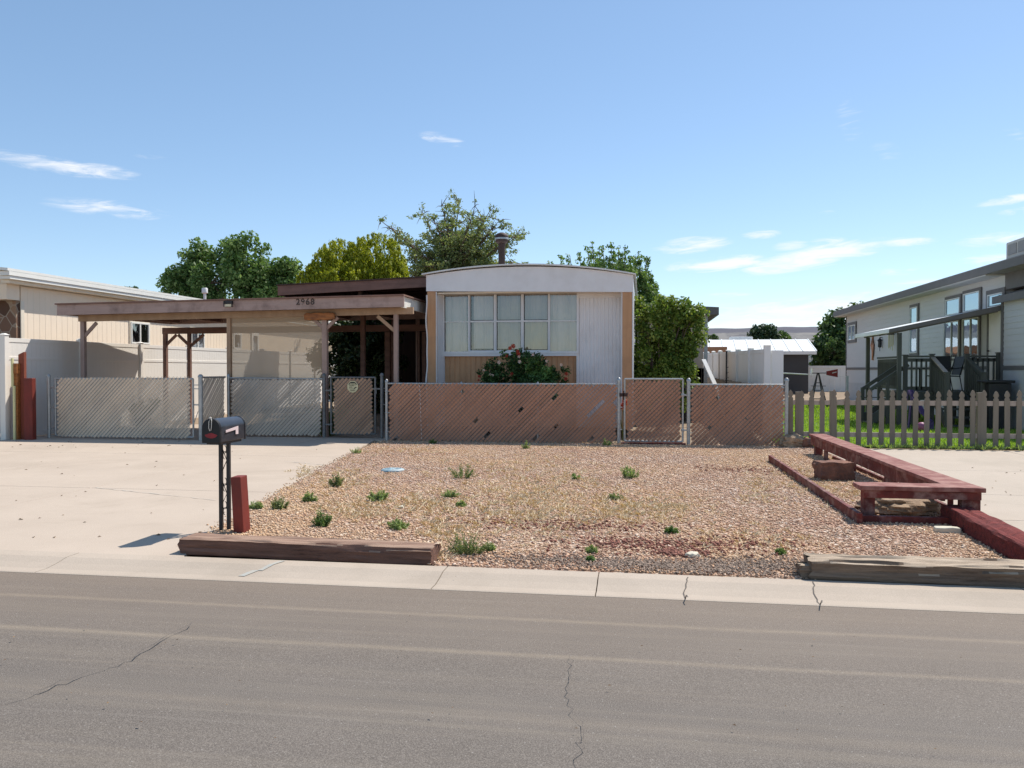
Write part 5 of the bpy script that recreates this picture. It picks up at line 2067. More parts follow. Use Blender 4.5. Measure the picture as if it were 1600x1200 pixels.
def vinyl_fence(label, X, y0, y1, zb, zt_, mat, step, first_extra=.0, side=1, slope=0.0, name='vinyl_fence', band=True):
    t = thing(name, label, 'fence', (X, y0, 0))
    ys = []
    y = y0
    while y <= y1 + .01:
        ys.append(y)
        y += step
    for i, y in enumerate(ys):
        dz = slope * (y - y0)
        e = first_extra if i == 0 else 0
        b = MB().box(X - .065, X + .065, y - .065, y + .065, zb + dz - .05, zt_ + dz + .04 + e)
        p = b.build('post', mat, t, bevel=.006)
        MB().add([(X - .08, y - .08, zt_ + dz + .041 + e), (X + .08, y - .08, zt_ + dz + .041 + e), (X + .08, y + .08, zt_ + dz + .041 + e), (X - .08, y + .08, zt_ + dz + .041 + e),
                  (X - .02, y - .02, zt_ + dz + .075 + e), (X + .02, y - .02, zt_ + dz + .075 + e), (X + .02, y + .02, zt_ + dz + .075 + e), (X - .02, y + .02, zt_ + dz + .075 + e)],
                 MB.BOXF).build('cap', mat, p)
    for a, c in zip(ys, ys[1:]):
        da, dc = slope * (a - y0), slope * (c - y0)
        b = MB()
        ya, yc = a + .067, c - .067
        n = 16
        for k in range(n):     # tongue-and-groove boards
            u0, u1 = ya + (yc - ya) * k / n + .0012, ya + (yc - ya) * (k + 1) / n - .0012
            d = da + (dc - da) * (k + .5) / n
            b.box(X - .012, X + .012, u0, u1, zb + d + .1, zt_ + d - .06)
        b.box(X - .006, X + .006, ya, yc, zb + (da + dc) / 2 + .1, zt_ + (da + dc) / 2 - .06)
        b.build('panel', mat, t)
        r = MB()
        for z0, z1 in ((zb + .02, zb + .14), (zt_ - .09, zt_)) + (((zt_ - .47, zt_ - .40),) if band else ()):
            r.beam((X, ya, (z0 + z1) / 2 + da), (X, yc, (z0 + z1) / 2 + dc), .045, z1 - z0)
        r.split('rail', mat, t, bevel=.004)
    return t


def make_white_fences():
    vinyl_fence('tall white vinyl fence with the dark carport shadow on it', -13.5, 15.93, 38, .0, 2.19, 'vinyl', 2.44, .02)
    t = vinyl_fence('white vinyl privacy fence in the back right, behind the chain-link fence', 2.52, 17.62, 36.5, .05, 1.93, 'vinyl_white', 2.6, .03, slope=.0135, band=False)
    # return panel facing the street
    MB().box(2.6, 2.84, 17.6, 17.64, .1, 1.90).build('panel', 'vinyl_white', t, bevel=.004)
    # low board fence in front of it
    t = thing('board_fence', 'low weathered board fence along the foot of the white vinyl fence', 'fence', (2.25, 22, 0))
    b = MB()
    y = 18.2
    while y < 34:
        b.box(2.22, 2.245, y, y + .135, tz(0, y), 1.20 + .004 * (y - 18) + random.uniform(-.02, .02))
        y += .142
    b.build('boards', 'weathered', t)
    MB().box(2.25, 2.33, 18.2, 34, 1.16, 1.20).build('rail', 'weathered', t)
    for y in (18.3, 23, 28, 33):
        MB().box(2.25, 2.34, y, y + .09, 0, 1.22).build('post', 'weathered', t)
    # thin dark stake by it
    a = py(1135, 560, 20.5)
    o = MB().tube([(a.x, 20.5, 0), (a.x, 20.5, 1.95)], .018, 8)
    for z in (1.3, 1.42, 1.55):
        o.beam((a.x, 20.5, z), (a.x + .05, 20.5, z + .02), .012, .012)
    tag(o.build('fence_stake', 'black_metal'), 'thin dark metal stake before the white vinyl fence', 'stake')


make_white_fences()


# ================================================================== behind the right gate
def make_back_right():
    # lean-to shed at the end of the bush
    t = thing('garden_shed', 'weathered shed with overhanging dark roof behind the green bush', 'shed', (1, 24, 0))
    Y = 24.0
    a = py(1100, 500, Y)
    xr = a.x
    MB().box(-.15, xr, Y, Y + 4, 0, 1.55).ribs('x', -.15, xr, 0, 1.55, Y, -1, .15, .012, .1).build('lower_wall', 'weathered', t)
    MB().box(-.15, xr - .02, Y + .02, Y + 4, 1.552, 3.12).build('upper_wall', 'slat_gray_dark', t)
    MB().box(xr, xr + .10, Y - .03, Y + .07, 0, 3.1).build('post', 'galv', t, bevel=.006)
    b = MB().add([(-.15, Y - .35, 3.12), (xr + .38, Y - .35, 3.02), (xr + .38, Y + 4, 3.02), (-.15, Y + 4, 3.12),
                  (-.15, Y - .35, 3.37), (xr + .38, Y - .35, 3.24), (xr + .38, Y + 4, 3.24), (-.15, Y + 4, 3.37)], MB.BOXF)
    b.build('roof', 'gray_trim', t, bevel=.01)
    # leaning white board
    a, c = py(1101, 564, 22.5), py(1116, 605, 22.5)
    o = MB().beam((c.x + .06, 22.4, 1.0), (a.x, 22.9, 1.78), .13, .025)
    o.beam((c.x + .36, 22.2, -.0), (c.x + .06, 22.4, 1.0), .13, .025)
    tag(o.build('leaning_board', 'vinyl_white', bevel=.003), 'white board leaning against the corner of the weathered shed', 'board')
    # long building with a white metal roof
    Y = 46.0
    g = tz(0, Y)
    t = thing('metal_roof_building', 'long low building with white ribbed metal roof and dark end wall', 'building', (4, 48, g))
    xl = -8
    e0, r0 = py(1220, 551, Y), py(1262, 532, Y + 5)
    xe = py(1276, 551, Y).x
    ez, rz = e0.z, r0.z
    xk = r0.x
    b = MB().add([(xl, Y, ez), (xe, Y, ez), (xk, Y + 5, rz), (xl, Y + 5, rz), (xl, Y, ez + .07), (xe, Y, ez + .07), (xk, Y + 5, rz + .07), (xl, Y + 5, rz + .07)], MB.BOXF)
    n = 26
    for k in range(n):
        u = k / (n - 1)
        b.beam((xl + (xe - xl) * u, Y, ez + .085), (xl + (xk - xl) * u, Y + 5, rz + .085), .05, .04)
    b.build('roof', 'roof_metal', t)
    MB().add([(xl, Y + 5.01, rz + .06), (xk, Y + 5.01, rz + .06), (xe, Y + 10, ez), (xl, Y + 10, ez)], [(0, 1, 2, 3)]).build('roof', 'roof_metal', t)
    d0, d1 = py(1218, 580, Y + .3).x, py(1263, 580, Y + .3).x
    MB().box(d0, d1, Y + .3, Y + 9.5, g - .1, ez + .02).build('dark_wall', 'dark_wall', t)
    MB().box(xl, d0 - .02, Y + .5, Y + 9.5, g - .1, ez + .02).build('wall', 'shade_gray', t)
    MB().box(xl, xe, Y - .02, Y + .02, ez - .1, ez + .075).build('fascia', 'vinyl_white', t)
    p = py(1155, 530, Y + 6)
    MB().box(p.x - .6, p.x + .7, Y + 5.2, Y + 6.0, rz + .0, p.z + .12).build('roof_cooler', 'vinyl_white', t, bevel=.05)
    # small shelter with a brown-orange beam
    Y2 = 40.0
    t = thing('back_shelter', 'small shelter with an orange-brown roof edge behind the white fence', 'shelter', (3, Y2, 0))
    a, c = py(1096, 542, Y2), py(1136, 552, Y2)
    MB().box(a.x - 3, c.x, Y2 - .1, Y2 + 3, c.z, a.z).build('roof', 'terracotta', t, bevel=.02)
    for x in (a.x - 2.5, a.x, c.x - .15):
        MB().box(x, x + .12, Y2, Y2 + .12, 0, c.z).build('post', 'wood_brown', t)
    # caravan
    Y3 = 58.0
    g3 = tz(0, Y3)
    t = thing('caravan', 'white travel trailer parked behind the far white fence', 'caravan', (12, Y3, g3))
    a, c = py(1262, 553, Y3), py(1306, 574, Y3)
    MB().prism([(a.x, .9), (c.x, .9), (c.x, a.z - .12), (c.x - .15, a.z), (a.x, a.z)], 'y', Y3, Y3 + 2.4).build('body', 'vinyl_white', t, bevel=.05)
    for xa, xb in ((1269, 1279), (1293, 1304)):
        p, q = py(xa, 566, Y3), py(xb, 571, Y3)
        w = MB().box(p.x, q.x, Y3 - .04, Y3 - .002, q.z - .1, p.z).build('window', 'gray_trim', t)
        MB().box(p.x + .05, q.x - .05, Y3 - .05, Y3 - .041, q.z - .05, p.z - .05).build('glass', 'sign_black', w)
    for xx in (1272, 1284, 1290, 1296):
        p = py(xx, 555, Y3)
        MB().box(p.x, p.x + .18, Y3 - .03, Y3 - .002, p.z - .06, p.z + .04).build('marker_lamp', 'gray_trim', t)
    for k in (.25, .6):
        x = a.x + (c.x - a.x) * k
        MB().tube([(x, Y3 - .02, g3 + .33), (x, Y3 + .2, g3 + .33)], .33, 18).build('wheel', 'trash_black', t)
    MB().box(a.x + .2, c.x - .2, Y3 + .3, Y3 + 2.2, g3 + .3, .905).build('chassis', 'black_metal', t)
    for k in (.08, .92):
        x = a.x + (c.x - a.x) * k
        MB().box(x - .05, x + .05, Y3 + .3, Y3 + .4, g3 - .02, g3 + .35).build('jack', 'black_metal', t)
    # far white fence
    Y4 = 50.0
    g4 = tz(0, Y4)
    t = thing('far_fence', 'far white board fence below the travel trailer', 'fence', (14, Y4, g4))
    a, c = py(1262, 572, Y4), py(1326, 603, Y4)
    b = MB()
    x = a.x
    while x < c.x + 5:
        b.box(x, x + .29, Y4, Y4 + .03, g4, a.z)
        x += .30
    b.build('boards', 'vinyl_white', t)
    MB().box(a.x, c.x + 5, Y4 - .04, Y4 - .002, a.z - .12, a.z + .02).build('rail', 'vinyl_white', t)
    # white rail running across the yard
    Y5 = 33.5
    a, c, e = py(1214, 582.5, Y5), py(1262, 585, Y5), py(1324, 588.5, Y5)
    t = thing('clothes_line', 'white rail and line strung across the yard behind the windmill', 'clothes line', (a.x, Y5, 0))
    MB().tube([a, c], .022, 8).build('rail', 'vinyl_white', t)
    MB().tube([c, e], .008, 6).build('line', 'vinyl_white', t)
    MB().box(a.x - .05, a.x + .05, Y5 - .05, Y5 + .05, tz(0, Y5) - .02, a.z + .03).build('post', 'vinyl_white', t)
    MB().box(e.x - .04, e.x + .04, Y5 - .04, Y5 + .04, tz(0, Y5) - .02, e.z + .03).build('post', 'gray_light', t)


make_back_right()


def make_windmill():
    Y = 32.0
    g = tz(0, Y)
    c = py(1278, 620, Y)
    top = py(1278, 583, Y).z
    t = thing('garden_windmill', 'small black garden windmill with a red tail vane', 'windmill', (c.x, Y, g))
    w = .28
    b = MB()
    for sx in (-1, 1):
        for sy in (-1, 1):
            b.beam((c.x + sx * w, Y + sy * w, g), (c.x + sx * .02, Y + sy * .02, top), .03, .03)
    for k in (.25, .5, .72):
        z = g + (top - g) * k
        r = w * (1 - k) + .02 * k
        for (ax, ay, bx, by) in ((-r, -r, r, -r), (r, -r, r, r), (r, r, -r, r), (-r, r, -r, -r)):
            b.beam((c.x + ax, Y + ay, z), (c.x + bx, Y + by, z), .02, .02)
    z = g + (top - g) * .62
    b.box(c.x - .22, c.x + .24, Y - .18, Y + .18, z, z + .02)
    b.build('tower', 'black_metal', t)
    hub = MB().beam((c.x - .22, Y, top), (c.x + .32, Y, top + .004), .03, .03).build('axle', 'black_metal', t)
    x0 = c.x + .29
    v = MB().prism([(x0, top - .07), (x0 + .40, top - .15), (x0 + .40, top + .15), (x0, top + .07)], 'y', Y - .006, Y + .006)
    v.build('tail_vane', 'tail_red', t)
    k = MB()
    k.prism([(x0 + .20, top - .015), (x0 + .36, top + .03), (x0 + .36, top + .06), (x0 + .20, top + .02)], 'y', Y - .010, Y - .007)
    k.build('vane_mark', 'pale_pink', t)
    f = MB()
    wx = c.x - .23
    for i in range(12):
        a = 2 * math.pi * i / 12
        ca, sa = math.cos(a), math.sin(a)
        cb, sb = math.cos(a + .36), math.sin(a + .36)
        f.add([(wx, Y + .04 * ca, top + .04 * sa), (wx - .012, Y + .20 * ca, top + .20 * sa), (wx + .012, Y + .20 * cb, top + .20 * sb), (wx, Y + .04 * cb, top + .04 * sb)], [(0, 1, 2, 3)])
    f.build('wheel', 'vinyl_white', t)


make_windmill()


# ================================================================== right neighbour's house, deck and yard things
def make_right_house():
    X = 9.1
    yb = pxx(1323, 560, X).y          # far corner
    yn = pxx(1570, 560, X).y          # where the near wing starts
    g = tz(0, 25)
    t = thing('neighbour_house', 'grey lap-sided house with dark trim and tall windows at the right', 'house', (X + 3, 25, 0))
    ez = pxx(1400, 478, X).z
    zt_ = 3.96
    b = MB().laps('y', yn, yb, 1.62, zt_, X, -1, .15, .011)
    b.box(X + .002, X + 7, yn, yb, .1, zt_ + .3)
    b.laps('y', yn, yb, .95, 1.50, X, -1, .15, .011)
    b.build('wall', 'gray_siding', t)
    MB().box(X - .03, X - .001, yn, yb, 1.51, 1.60).build('belt_trim', 'gray_trim', t)
    MB().box(X - .02, X - .001, yn, yb, .0, .93).build('skirting', 'gray_light', t)
    MB().box(X - .03, X + .08, yb + .0, yb + .05, .15, zt_).build('corner_trim', 'gray_trim', t)
    # roof: long dark fascia, shallow shingled slope
    xo = X - .47
    b = MB().prism([(xo, zt_ - .02), (xo, zt_ + .20), (X + 3.6, zt_ + 1.25), (X + 8, zt_ + .2), (X + 8, zt_ + .0)], 'y', yn - 2.2, yb + .45)
    b.build('roof', 'shingle', t)
    MB().box(xo - .03, xo - .001, yn - 2.2, yb + .46, zt_ - .03, zt_ + .17).build('fascia', 'gray_trim', t)
    MB().box(xo, X, yn, yb + .4, zt_ - .06, zt_ - .022).build('soffit', 'gray_light', t)
    # near wing
    xw = X - .06
    b = MB().laps('y', yn - 2.05, yn, 1.62, 3.26, xw, -1, .15, .011)
    b.box(xw + .002, X - .001, yn - 2.05, yn, .0, 3.27)
    b.build('wing_wall', 'gray_siding', t)
    MB().box(xw - .03, xw - .001, yn - 2.05, yn, 1.50, 1.60).build('belt_trim', 'gray_trim', t)
    MB().box(xw - .02, xw - .001, yn - 2.05, yn - .1, .0, 1.49).build('skirting', 'gray_light', t)
    MB().box(xw - .035, xw + .03, yn - .09, yn + .03, .0, 3.25).build('corner_trim', 'gray_trim', t)
    MB().box(X - .02, X + 1.5, yn - 2.1, yn - .02, 3.53, zt_ + .1).build('wing_gable', 'gray_trim', t)
    b = MB().prism([(xw - .14, 3.22), (xw - .14, 3.34), (X + .5, 3.62), (X + .5, 3.4)], 'y', yn - 2.3, yn + .22)
    b.build('wing_roof', 'shingle', t)
    MB().box(xw - .17, xw - .141, yn - 2.3, yn + .23, 3.19, 3.37).build('wing_fascia', 'gray_trim', t)
    MB().prism([(xw - .14, 3.19), (xw - .14, 3.36), (X + .5, 3.64), (X + .5, 3.5)], 'y', yn + .221, yn + .25).build('wing_fascia', 'gray_trim', t)
    # roof cooler
    p = pxx(1572, 420, X + .6)
    c = MB().box(X + .0, X + 1.3, yn - 1.86, yn - .0, zt_ + .32, zt_ + .76).build('roof_cooler', 'ac_beige', t, bevel=.03)
    b = MB()
    for k in range(3):
        y = yn - 1.78 + k * .58
        b.box(X - .016, X - .002, y, y + .48, zt_ + .42, zt_ + .68)
    for k in range(2):
        b.box(X + .1 + k * .5, X + .5 + k * .5, yn - 1.876, yn - 1.862, zt_ + .42, zt_ + .68)
    b.build('louvre', 'shade_gray', c)
    # windows
    def sw(x0, x1, z0, z1, **k):
        a, c = pxx(x0, 500, X).y, pxx(x1, 500, X).y
        return side_window(t, X - .018, -1, min(a, c), max(a, c), z0, z1, frame='white_paint', glass='glass_house', trim='gray_trim', fw=.032, **k)
    def zz(x, y):
        return pxx(x, y, X).z
    sw(1327, 1338, zz(1333, 531), zz(1333, 508), split=2, tw=.13)
    sw(1424.5, 1435.5, zz(1430, 552), zz(1430, 480), split=1, tw=.10, back='blind_gray')
    sw(1480, 1502, zz(1490, 492), zz(1490, 467), split=1, tw=.09, back='blind_gray')
    sw(1508, 1533, zz(1520, 486), zz(1520, 457), split=1, tw=.09, back='curtain')
    sw(1546, 1569, zz(1557, 480), zz(1557, 459), split=1, tw=.12, back='blind_gray')
    sw(1478, 1501, zz(1490, 560), zz(1490, 502), split=2, tw=.07, back='dark_room')
    sw(1507, 1532, zz(1520, 562), zz(1520, 497), split=2, tw=.07, back='dark_room')
    a, c = pxx(1548, 500, X).y, pxx(1568, 500, X).y
    d = MB().box(X - .05, X - .02, c, a, .98, 3.08).build('door', 'vinyl', t, bevel=.006)
    MB().box(X - .055, X - .051, c + .1, a - .1, 2.05, 2.9).box(X - .055, X - .051, c + .1, a - .1, 1.15, 1.85).build('door_panel', 'vinyl', d, bevel=.004)
    MB().lathe([(.03, -.02), (.035, 0), (.03, .02)], (X - .09, a - .08, 2.0), 10).build('handle', 'pipe_brown', d)
    b = MB().box(X - .06, X - .02, c - .1, c - .005, .98, 3.18).box(X - .06, X - .02, a + .005, a + .1, .98, 3.18).box(X - .06, X - .02, c - .004, a + .004, 3.085, 3.18)
    b.build('door_trim', 'gray_trim', t)
    # wall ornaments
    def at(x, y):
        return pxx(x, y, X)
    p = at(1365, 543)
    o = MB().add([(X - .06, p.y, p.z + .40), (X - .06, p.y - .22, p.z + .1), (X - .05, p.y - .10, p.z - .4), (X - .05, p.y + .10, p.z - .15), (X - .06, p.y + .25, p.z + .1)], [(0, 1, 2, 3, 4)])
    o.add([(X - .02, p.y, p.z + .36), (X - .02, p.y - .2, p.z + .1), (X - .02, p.y - .1, p.z - .36), (X - .02, p.y + .1, p.z - .13), (X - .02, p.y + .22, p.z + .1)], [(0, 1, 2, 3, 4)])
    o.box(X - .06, X - .022, p.y - .05, p.y + .06, p.z - .5, p.z + .42)
    tag(o.build('wall_ornament', 'orange_toy'), 'orange brown ornament on the grey wall, leftmost of the three', 'ornament')
    p = at(1379, 537)
    o = MB()
    o.lathe([(.03, -.15), (.07, -.12), (.07, .10), (.10, .12), (.03, .20), (.015, .25)], (X - .10, p.y, p.z), 10)
    o.box(X - .11, X - .02, p.y - .015, p.y + .015, p.z + .22, p.z + .25)
    o.tube([(X - .10, p.y, p.z - .28), (X - .10, p.y, p.z - .14)], .012, 6)
    tag(o.build('wall_lantern', 'black_metal'), 'dark lantern on the grey wall between two other ornaments', 'lantern')
    p = at(1399, 535)
    t2 = thing('wind_chime', 'brassy wind chime hanging by the front post of the porch roof', 'wind chime', (X - .15, p.y, p.z))
    MB().lathe([(.13, .28), (.10, .34), (.02, .42), (.0, .43)], (X - .15, p.y, p.z), 10).build('cap', 'black_metal', t2)
    b = MB()
    for k in range(6):
        a_ = k * math.pi / 3
        b.tube([(X - .15 + .08 * math.cos(a_), p.y + .08 * math.sin(a_), p.z + .28), (X - .15 + .08 * math.cos(a_), p.y + .08 * math.sin(a_), p.z - .1 - .04 * k)], .014, 6)
    b.build('tubes', 'sign_cream', t2)
    MB().box(X - .15, X - .0, p.y - .015, p.y + .015, p.z + .425, p.z + .45).build('hook', 'black_metal', t2)

    # porch: lean-to roof, deck, railings and two flights of steps
    y0, y1 = 22.88, 26.2
    bx = py(1389, 520, y0).x
    zl = py(1389, 520, y0).z
    zh = py(1570, 483, y0).z
    xh = py(1570, 483, y0).x
    t3 = thing('porch', 'dark green deck with a sloping white-topped roof against the grey house', 'porch', (6.5, 20.5, 0))
    b = MB()
    b.add([(bx, y0 + .03, zl + .05), (xh, y0 + .03, zh + .05), (xh, y1, zh + .05), (bx, y1, zl + .05),
           (bx, y0 + .03, zl + .10), (xh, y0 + .03, zh + .10), (xh, y1, zh + .10), (bx, y1, zl + .10)], MB.BOXF)
    b.build('roof', 'roof_metal', t3)
    b = MB().add([(bx, y0, zl), (xh, y0, zh - .02), (xh, y0, zh + .12), (bx, y0, zl + .09), (bx, y0 + .028, zl), (xh, y0 + .028, zh - .02), (xh, y0 + .028, zh + .12), (bx, y0 + .028, zl + .09)], MB.BOXF)
    b.build('rake_board', 'gray_trim', t3)
    MB().box(bx - .04, bx - .001, y0 - .02, y1, zl - .01, zl + .10).build('gutter', 'vinyl_white', t3, bevel=.008)
    for k in range(4):
        y = y0 + .3 + k * .75
        MB().beam((bx + .02, y, zl + .0), (xh, y, zh + .0), .04, .09).build('rafter', 'gray_trim', t3)
    for (px_, yy) in ((1405, y0 + .1), (None, y1 - .15)):
        x = py(1405, 560, y0 + .1).x
        if px_ is None:
            x = py(1356, 560, yy).x
        MB().box(x - .05, x + .05, yy - .05, yy + .05, tz(0, yy) - .02, zl + .0).build('roof_post', 'deck_green', t3, bevel=.005)
    dz = .92
    dx0, dx1 = 6.9, X - .03
    dy0, dy1 = 23.1, 26.0
    b = MB()
    x = dx0
    while x < dx1 - .02:
        b.box(x, min(x + .135, dx1), dy0, dy1, dz - .035, dz)
        x += .142
    b.build('deck_floor', 'deck_green', t3)
    MB().box(dx0, dx1, dy0 - .03, dy0 - .002, dz - .20, dz - .0).box(dx0 - .03, dx0 - .002, dy0, dy1, dz - .2, dz).build('deck_skirt', 'deck_green', t3)
    for x in (dx0 + .06, (dx0 + dx1) / 2, dx1 - .1):
        for y in (dy0 + .08, dy1 - .1):
            MB().box(x - .045, x + .045, y - .045, y + .045, 0, dz - .2).build('deck_post', 'deck_green', t3)
    # skirting boards under the deck leave dark gaps
    def railing(p, q, za, zb, name='railing', n=None):
        L = (Vector(q) - Vector(p)).length
        n = n or max(2, int(L / .115))
        b = MB()
        P0, P1 = Vector((*p, za)), Vector((*q, zb))
        U = Vector((0, 0, .93))
        b.beam(P0 + U, P1 + U, .09, .05)
        b.beam(P0 + Vector((0, 0, .84)), P1 + Vector((0, 0, .84)), .04, .09)
        b.beam(P0 + Vector((0, 0, .10)), P1 + Vector((0, 0, .10)), .04, .09)
        for i in range(n + 1):
            c_ = P0.lerp(P1, i / n)
            b.box(c_.x - .02, c_.x + .02, c_.y - .02, c_.y + .02, c_.z + .06, c_.z + .88)
        b.build(name, 'deck_green', t3)
    def newel(x, y, z0, z1):
        b = MB().box(x - .05, x + .05, y - .05, y + .05, z0, z1)
        b.build('newel', 'deck_green', t3, bevel=.005)
        MB().box(x - .065, x + .065, y - .065, y + .065, z1 + .002, z1 + .03).build('newel_cap', 'deck_green', t3)
    rx0 = py(1417, 560, dy0).x
    rx1 = py(1455, 560, dy0).x
    rx2 = py(1511, 560, dy0).x
    railing((rx0, dy0), (rx1, dy0), dz, dz)
    newel(rx1 + .02, dy0, 0, dz + .97)
    newel(rx0 - .04, dy0, 0, dz + .95)
    railing((rx2, dy0), (dx1, dy0), dz, dz)
    newel(rx2, dy0, 0, dz + .97)
    newel(dx1 - .05, dy0 - .1, 0, dz + 1.0)
    railing((dx0, dy0 + .9), (dx0, dy1), dz, dz)
    # steps towards the street
    for k in range(4):
        y = dy0 - .06 - .22 * k
        z = dz - .2 * (k + 1)
        MB().box(rx1 + .08, rx2 - .06, y - .25, y, z - .04, z).build('step', 'deck_green', t3)
    for x in (rx1 + .05, rx2 - .03):
        MB().beam((x, dy0 - .03, dz - .15), (x, dy0 - 1.05, .10), .05, .22).build('stringer', 'deck_green', t3)
    yn2 = dy0 - 1.07
    for x in (rx1 + .03, rx2):
        railing((x, dy0 - .06), (x, yn2), dz - .06, dz - .45)
        newel(x, yn2, 0, dz + .50)
    MB().beam((rx1 + .03, dy0 - .05, dz + .90), (rx1 + .03, yn2, dz + .49), .10, .03).build('hand_rail', 'picket_rail', t3)
    # steps to the left
    for k in range(4):
        x = dx0 - .06 - .22 * k
        z = dz - .2 * (k + 1)
        MB().box(x - .25, x, dy0 + .15, dy0 + .85, z - .04, z).build('step', 'deck_green', t3)
    for y in (dy0 + .10, dy0 + .9):
        MB().beam((dx0, y, dz + .72), (dx0 - .95, y, dz + .05), .07, .09).build('hand_rail', 'deck_green', t3)
        MB().beam((dx0, y, dz - .1), (dx0 - .95, y, .15), .05, .22).build('stringer', 'deck_green', t3)
        MB().box(dx0 - .98, dx0 - .90, y - .04, y + .04, 0, dz + .10).build('newel', 'deck_green', t3)
        MB().box(dx0 - .55, dx0 - .47, y - .04, y + .04, 0, dz + .36).build('newel', 'deck_green', t3)

    # chair and little table on the deck
    def chair(x, y, rot, label):
        c = thing('patio_chair', label, 'chair', (x, y, dz), 'patio chairs on the deck')
        R = Matrix.Rotation(rot, 3, 'Z')
        def W(px_, py_, pz):
            return Vector((x, y, dz)) + R @ Vector((px_, py_, pz))
        b = MB().beam(W(-.24, 0, .42), W(.24, 0, .40), .46, .03)
        b.build('seat', 'trash_black', c)
        b = MB().beam(W(.24, 0, .44), W(.36, 0, .96), .46, .03, up=R @ Vector((1, 0, 0)))
        b.build('backrest', 'trash_black', c)
        for sy in (-1, 1):
            MB().tube([W(-.24, sy * .25, 0), W(-.2, sy * .25, .6), W(.3, sy * .25, .64)], .014, 6).build('armrest', 'black_metal', c)
            MB().tube([W(.28, sy * .25, 0), W(.2, sy * .25, .42), W(.36, sy * .25, .98)], .014, 6).build('leg', 'black_metal', c)
    chair(8.0, 24.3, rad(60), 'black patio chair on the deck in front of the glass doors')
    chair(8.55, 25.2, rad(10), 'black patio chair further back on the deck, half hidden')
    tb = thing('patio_table', 'small round dark table on the deck between the patio chairs', 'table', (7.8, 25.2, dz))
    MB().lathe([(.32, .60), (.33, .615), (.32, .63)], (7.8, 25.2, dz), 18).build('tabletop', 'black_metal', tb)
    MB().lathe([(.2, .0), (.18, .02), (.02, .05), (.02, .60)], (7.8, 25.2, dz), 12).build('pedestal', 'black_metal', tb)
    # rubbish bin
    c = py(1556, 600, 22.0)
    bn = thing('rubbish_bin', 'large black wheeled bin standing before the grey house wing', 'bin', (c.x, 22.0, 0))
    MB().obox((c.x, 22.0, .60), (.52, .52, 1.16), (math.pi, 0, 0), .86).build('body', 'trash_black', bn, bevel=.02)
    MB().box(c.x - .32, c.x + .32, 21.68, 22.32, 1.185, 1.25).build('lid', 'trash_black', bn, bevel=.02)
    for s in (-1, 1):
        MB().tube([(c.x + s * .22, 22.22, .1), (c.x + s * .27, 22.22, .1)], .10, 14).build('wheel', 'black_metal', bn)
    # toys
    a = py(1424, 606, 21.8)
    e = py(1444, 634, 21.4)
    sl = thing('toy_slide', 'small purple plastic slide below the deck railing', 'toy slide', (a.x, 21.7, 0))
    MB().beam((a.x, 21.9, 1.0), (e.x + .05, 21.6, .42), .19, .03).beam((e.x + .05, 21.6, .42), (e.x + .2, 21.5, .25), .19, .03).build('chute', 'purple', sl)
    MB().beam((a.x, 22.02, 1.0), (a.x - .12, 22.1, 0), .04, .04).beam((a.x + .02, 21.8, .96), (a.x - .1, 21.7, 0), .04, .04).beam((e.x + .2, 21.5, .25), (e.x + .2, 21.5, 0), .1, .04).build('ladder', 'purple', sl)
    c = py(1440, 640, 21.2)
    o = MB().lathe([(.11 * math.sin(math.pi * k / 12), .11 - .11 * math.cos(math.pi * k / 12)) for k in range(1, 12)], (c.x, 21.2, .03), 18).build('toy_ball', 'pink', smooth_angle=180)
    tag(o, 'pink ball on the lawn behind the picket fence', 'ball')
    # dark planter and chair at the left of the steps
    c = py(1368, 605, 25.0)
    pt = thing('garden_chair', 'dark metal garden chair on the ground left of the deck steps', 'chair', (c.x, 25.0, tz(0, 25.0)))
    zz0 = tz(0, 25.0)
    MB().box(c.x - .25, c.x + .25, 24.8, 25.25, zz0 + .42, zz0 + .45).build('seat', 'black_metal', pt)
    b = MB().beam((c.x - .25, 25.26, zz0 + .9), (c.x + .25, 25.26, zz0 + .9), .03, .03).beam((c.x - .25, 25.26, zz0 + .65), (c.x + .25, 25.26, zz0 + .65), .02, .02)
    b.build('backrest', 'black_metal', pt)
    for sx in (-1, 1):
        MB().box(c.x + sx * .24 - .012, c.x + sx * .24 + .012, 24.81, 24.835, zz0 - .01, zz0 + .62).build('leg', 'black_metal', pt)
        MB().box(c.x + sx * .24 - .012, c.x + sx * .24 + .012, 25.25, 25.275, zz0 - .01, zz0 + .92).build('leg', 'black_metal', pt)
        MB().box(c.x + sx * .24 - .015, c.x + sx * .24 + .015, 24.81, 25.26, zz0 + .62, zz0 + .64).build('armrest', 'black_metal', pt)


make_right_house()


# ================================================================== trees and shrubs
def lobes_to_clumps(lobes, k, rc, shell=.45, keep=None):
    """spread k clumps through ellipsoidal lobes (x, y, z, rx, ry, rz), mostly in their outer half"""
    lobes = np.asarray(lobes, dtype=float)
    vol = (lobes[:, 3] * lobes[:, 4] * lobes[:, 5]) ** (2 / 3)
    idx = rng.choice(len(lobes), k, p=vol / vol.sum())
    l = lobes[idx]
    d = rng.normal(0, 1, (k, 3))
    d /= np.linalg.norm(d, axis=1)[:, None]
    r = shell + (1 - shell) * rng.random(k) ** .7
    pos = l[:, :3] + d * l[:, 3:6] * r[:, None]
    rad_ = rc * rng.uniform(.55, 1.3, k)
    return np.concatenate([pos, rad_[:, None]], 1)


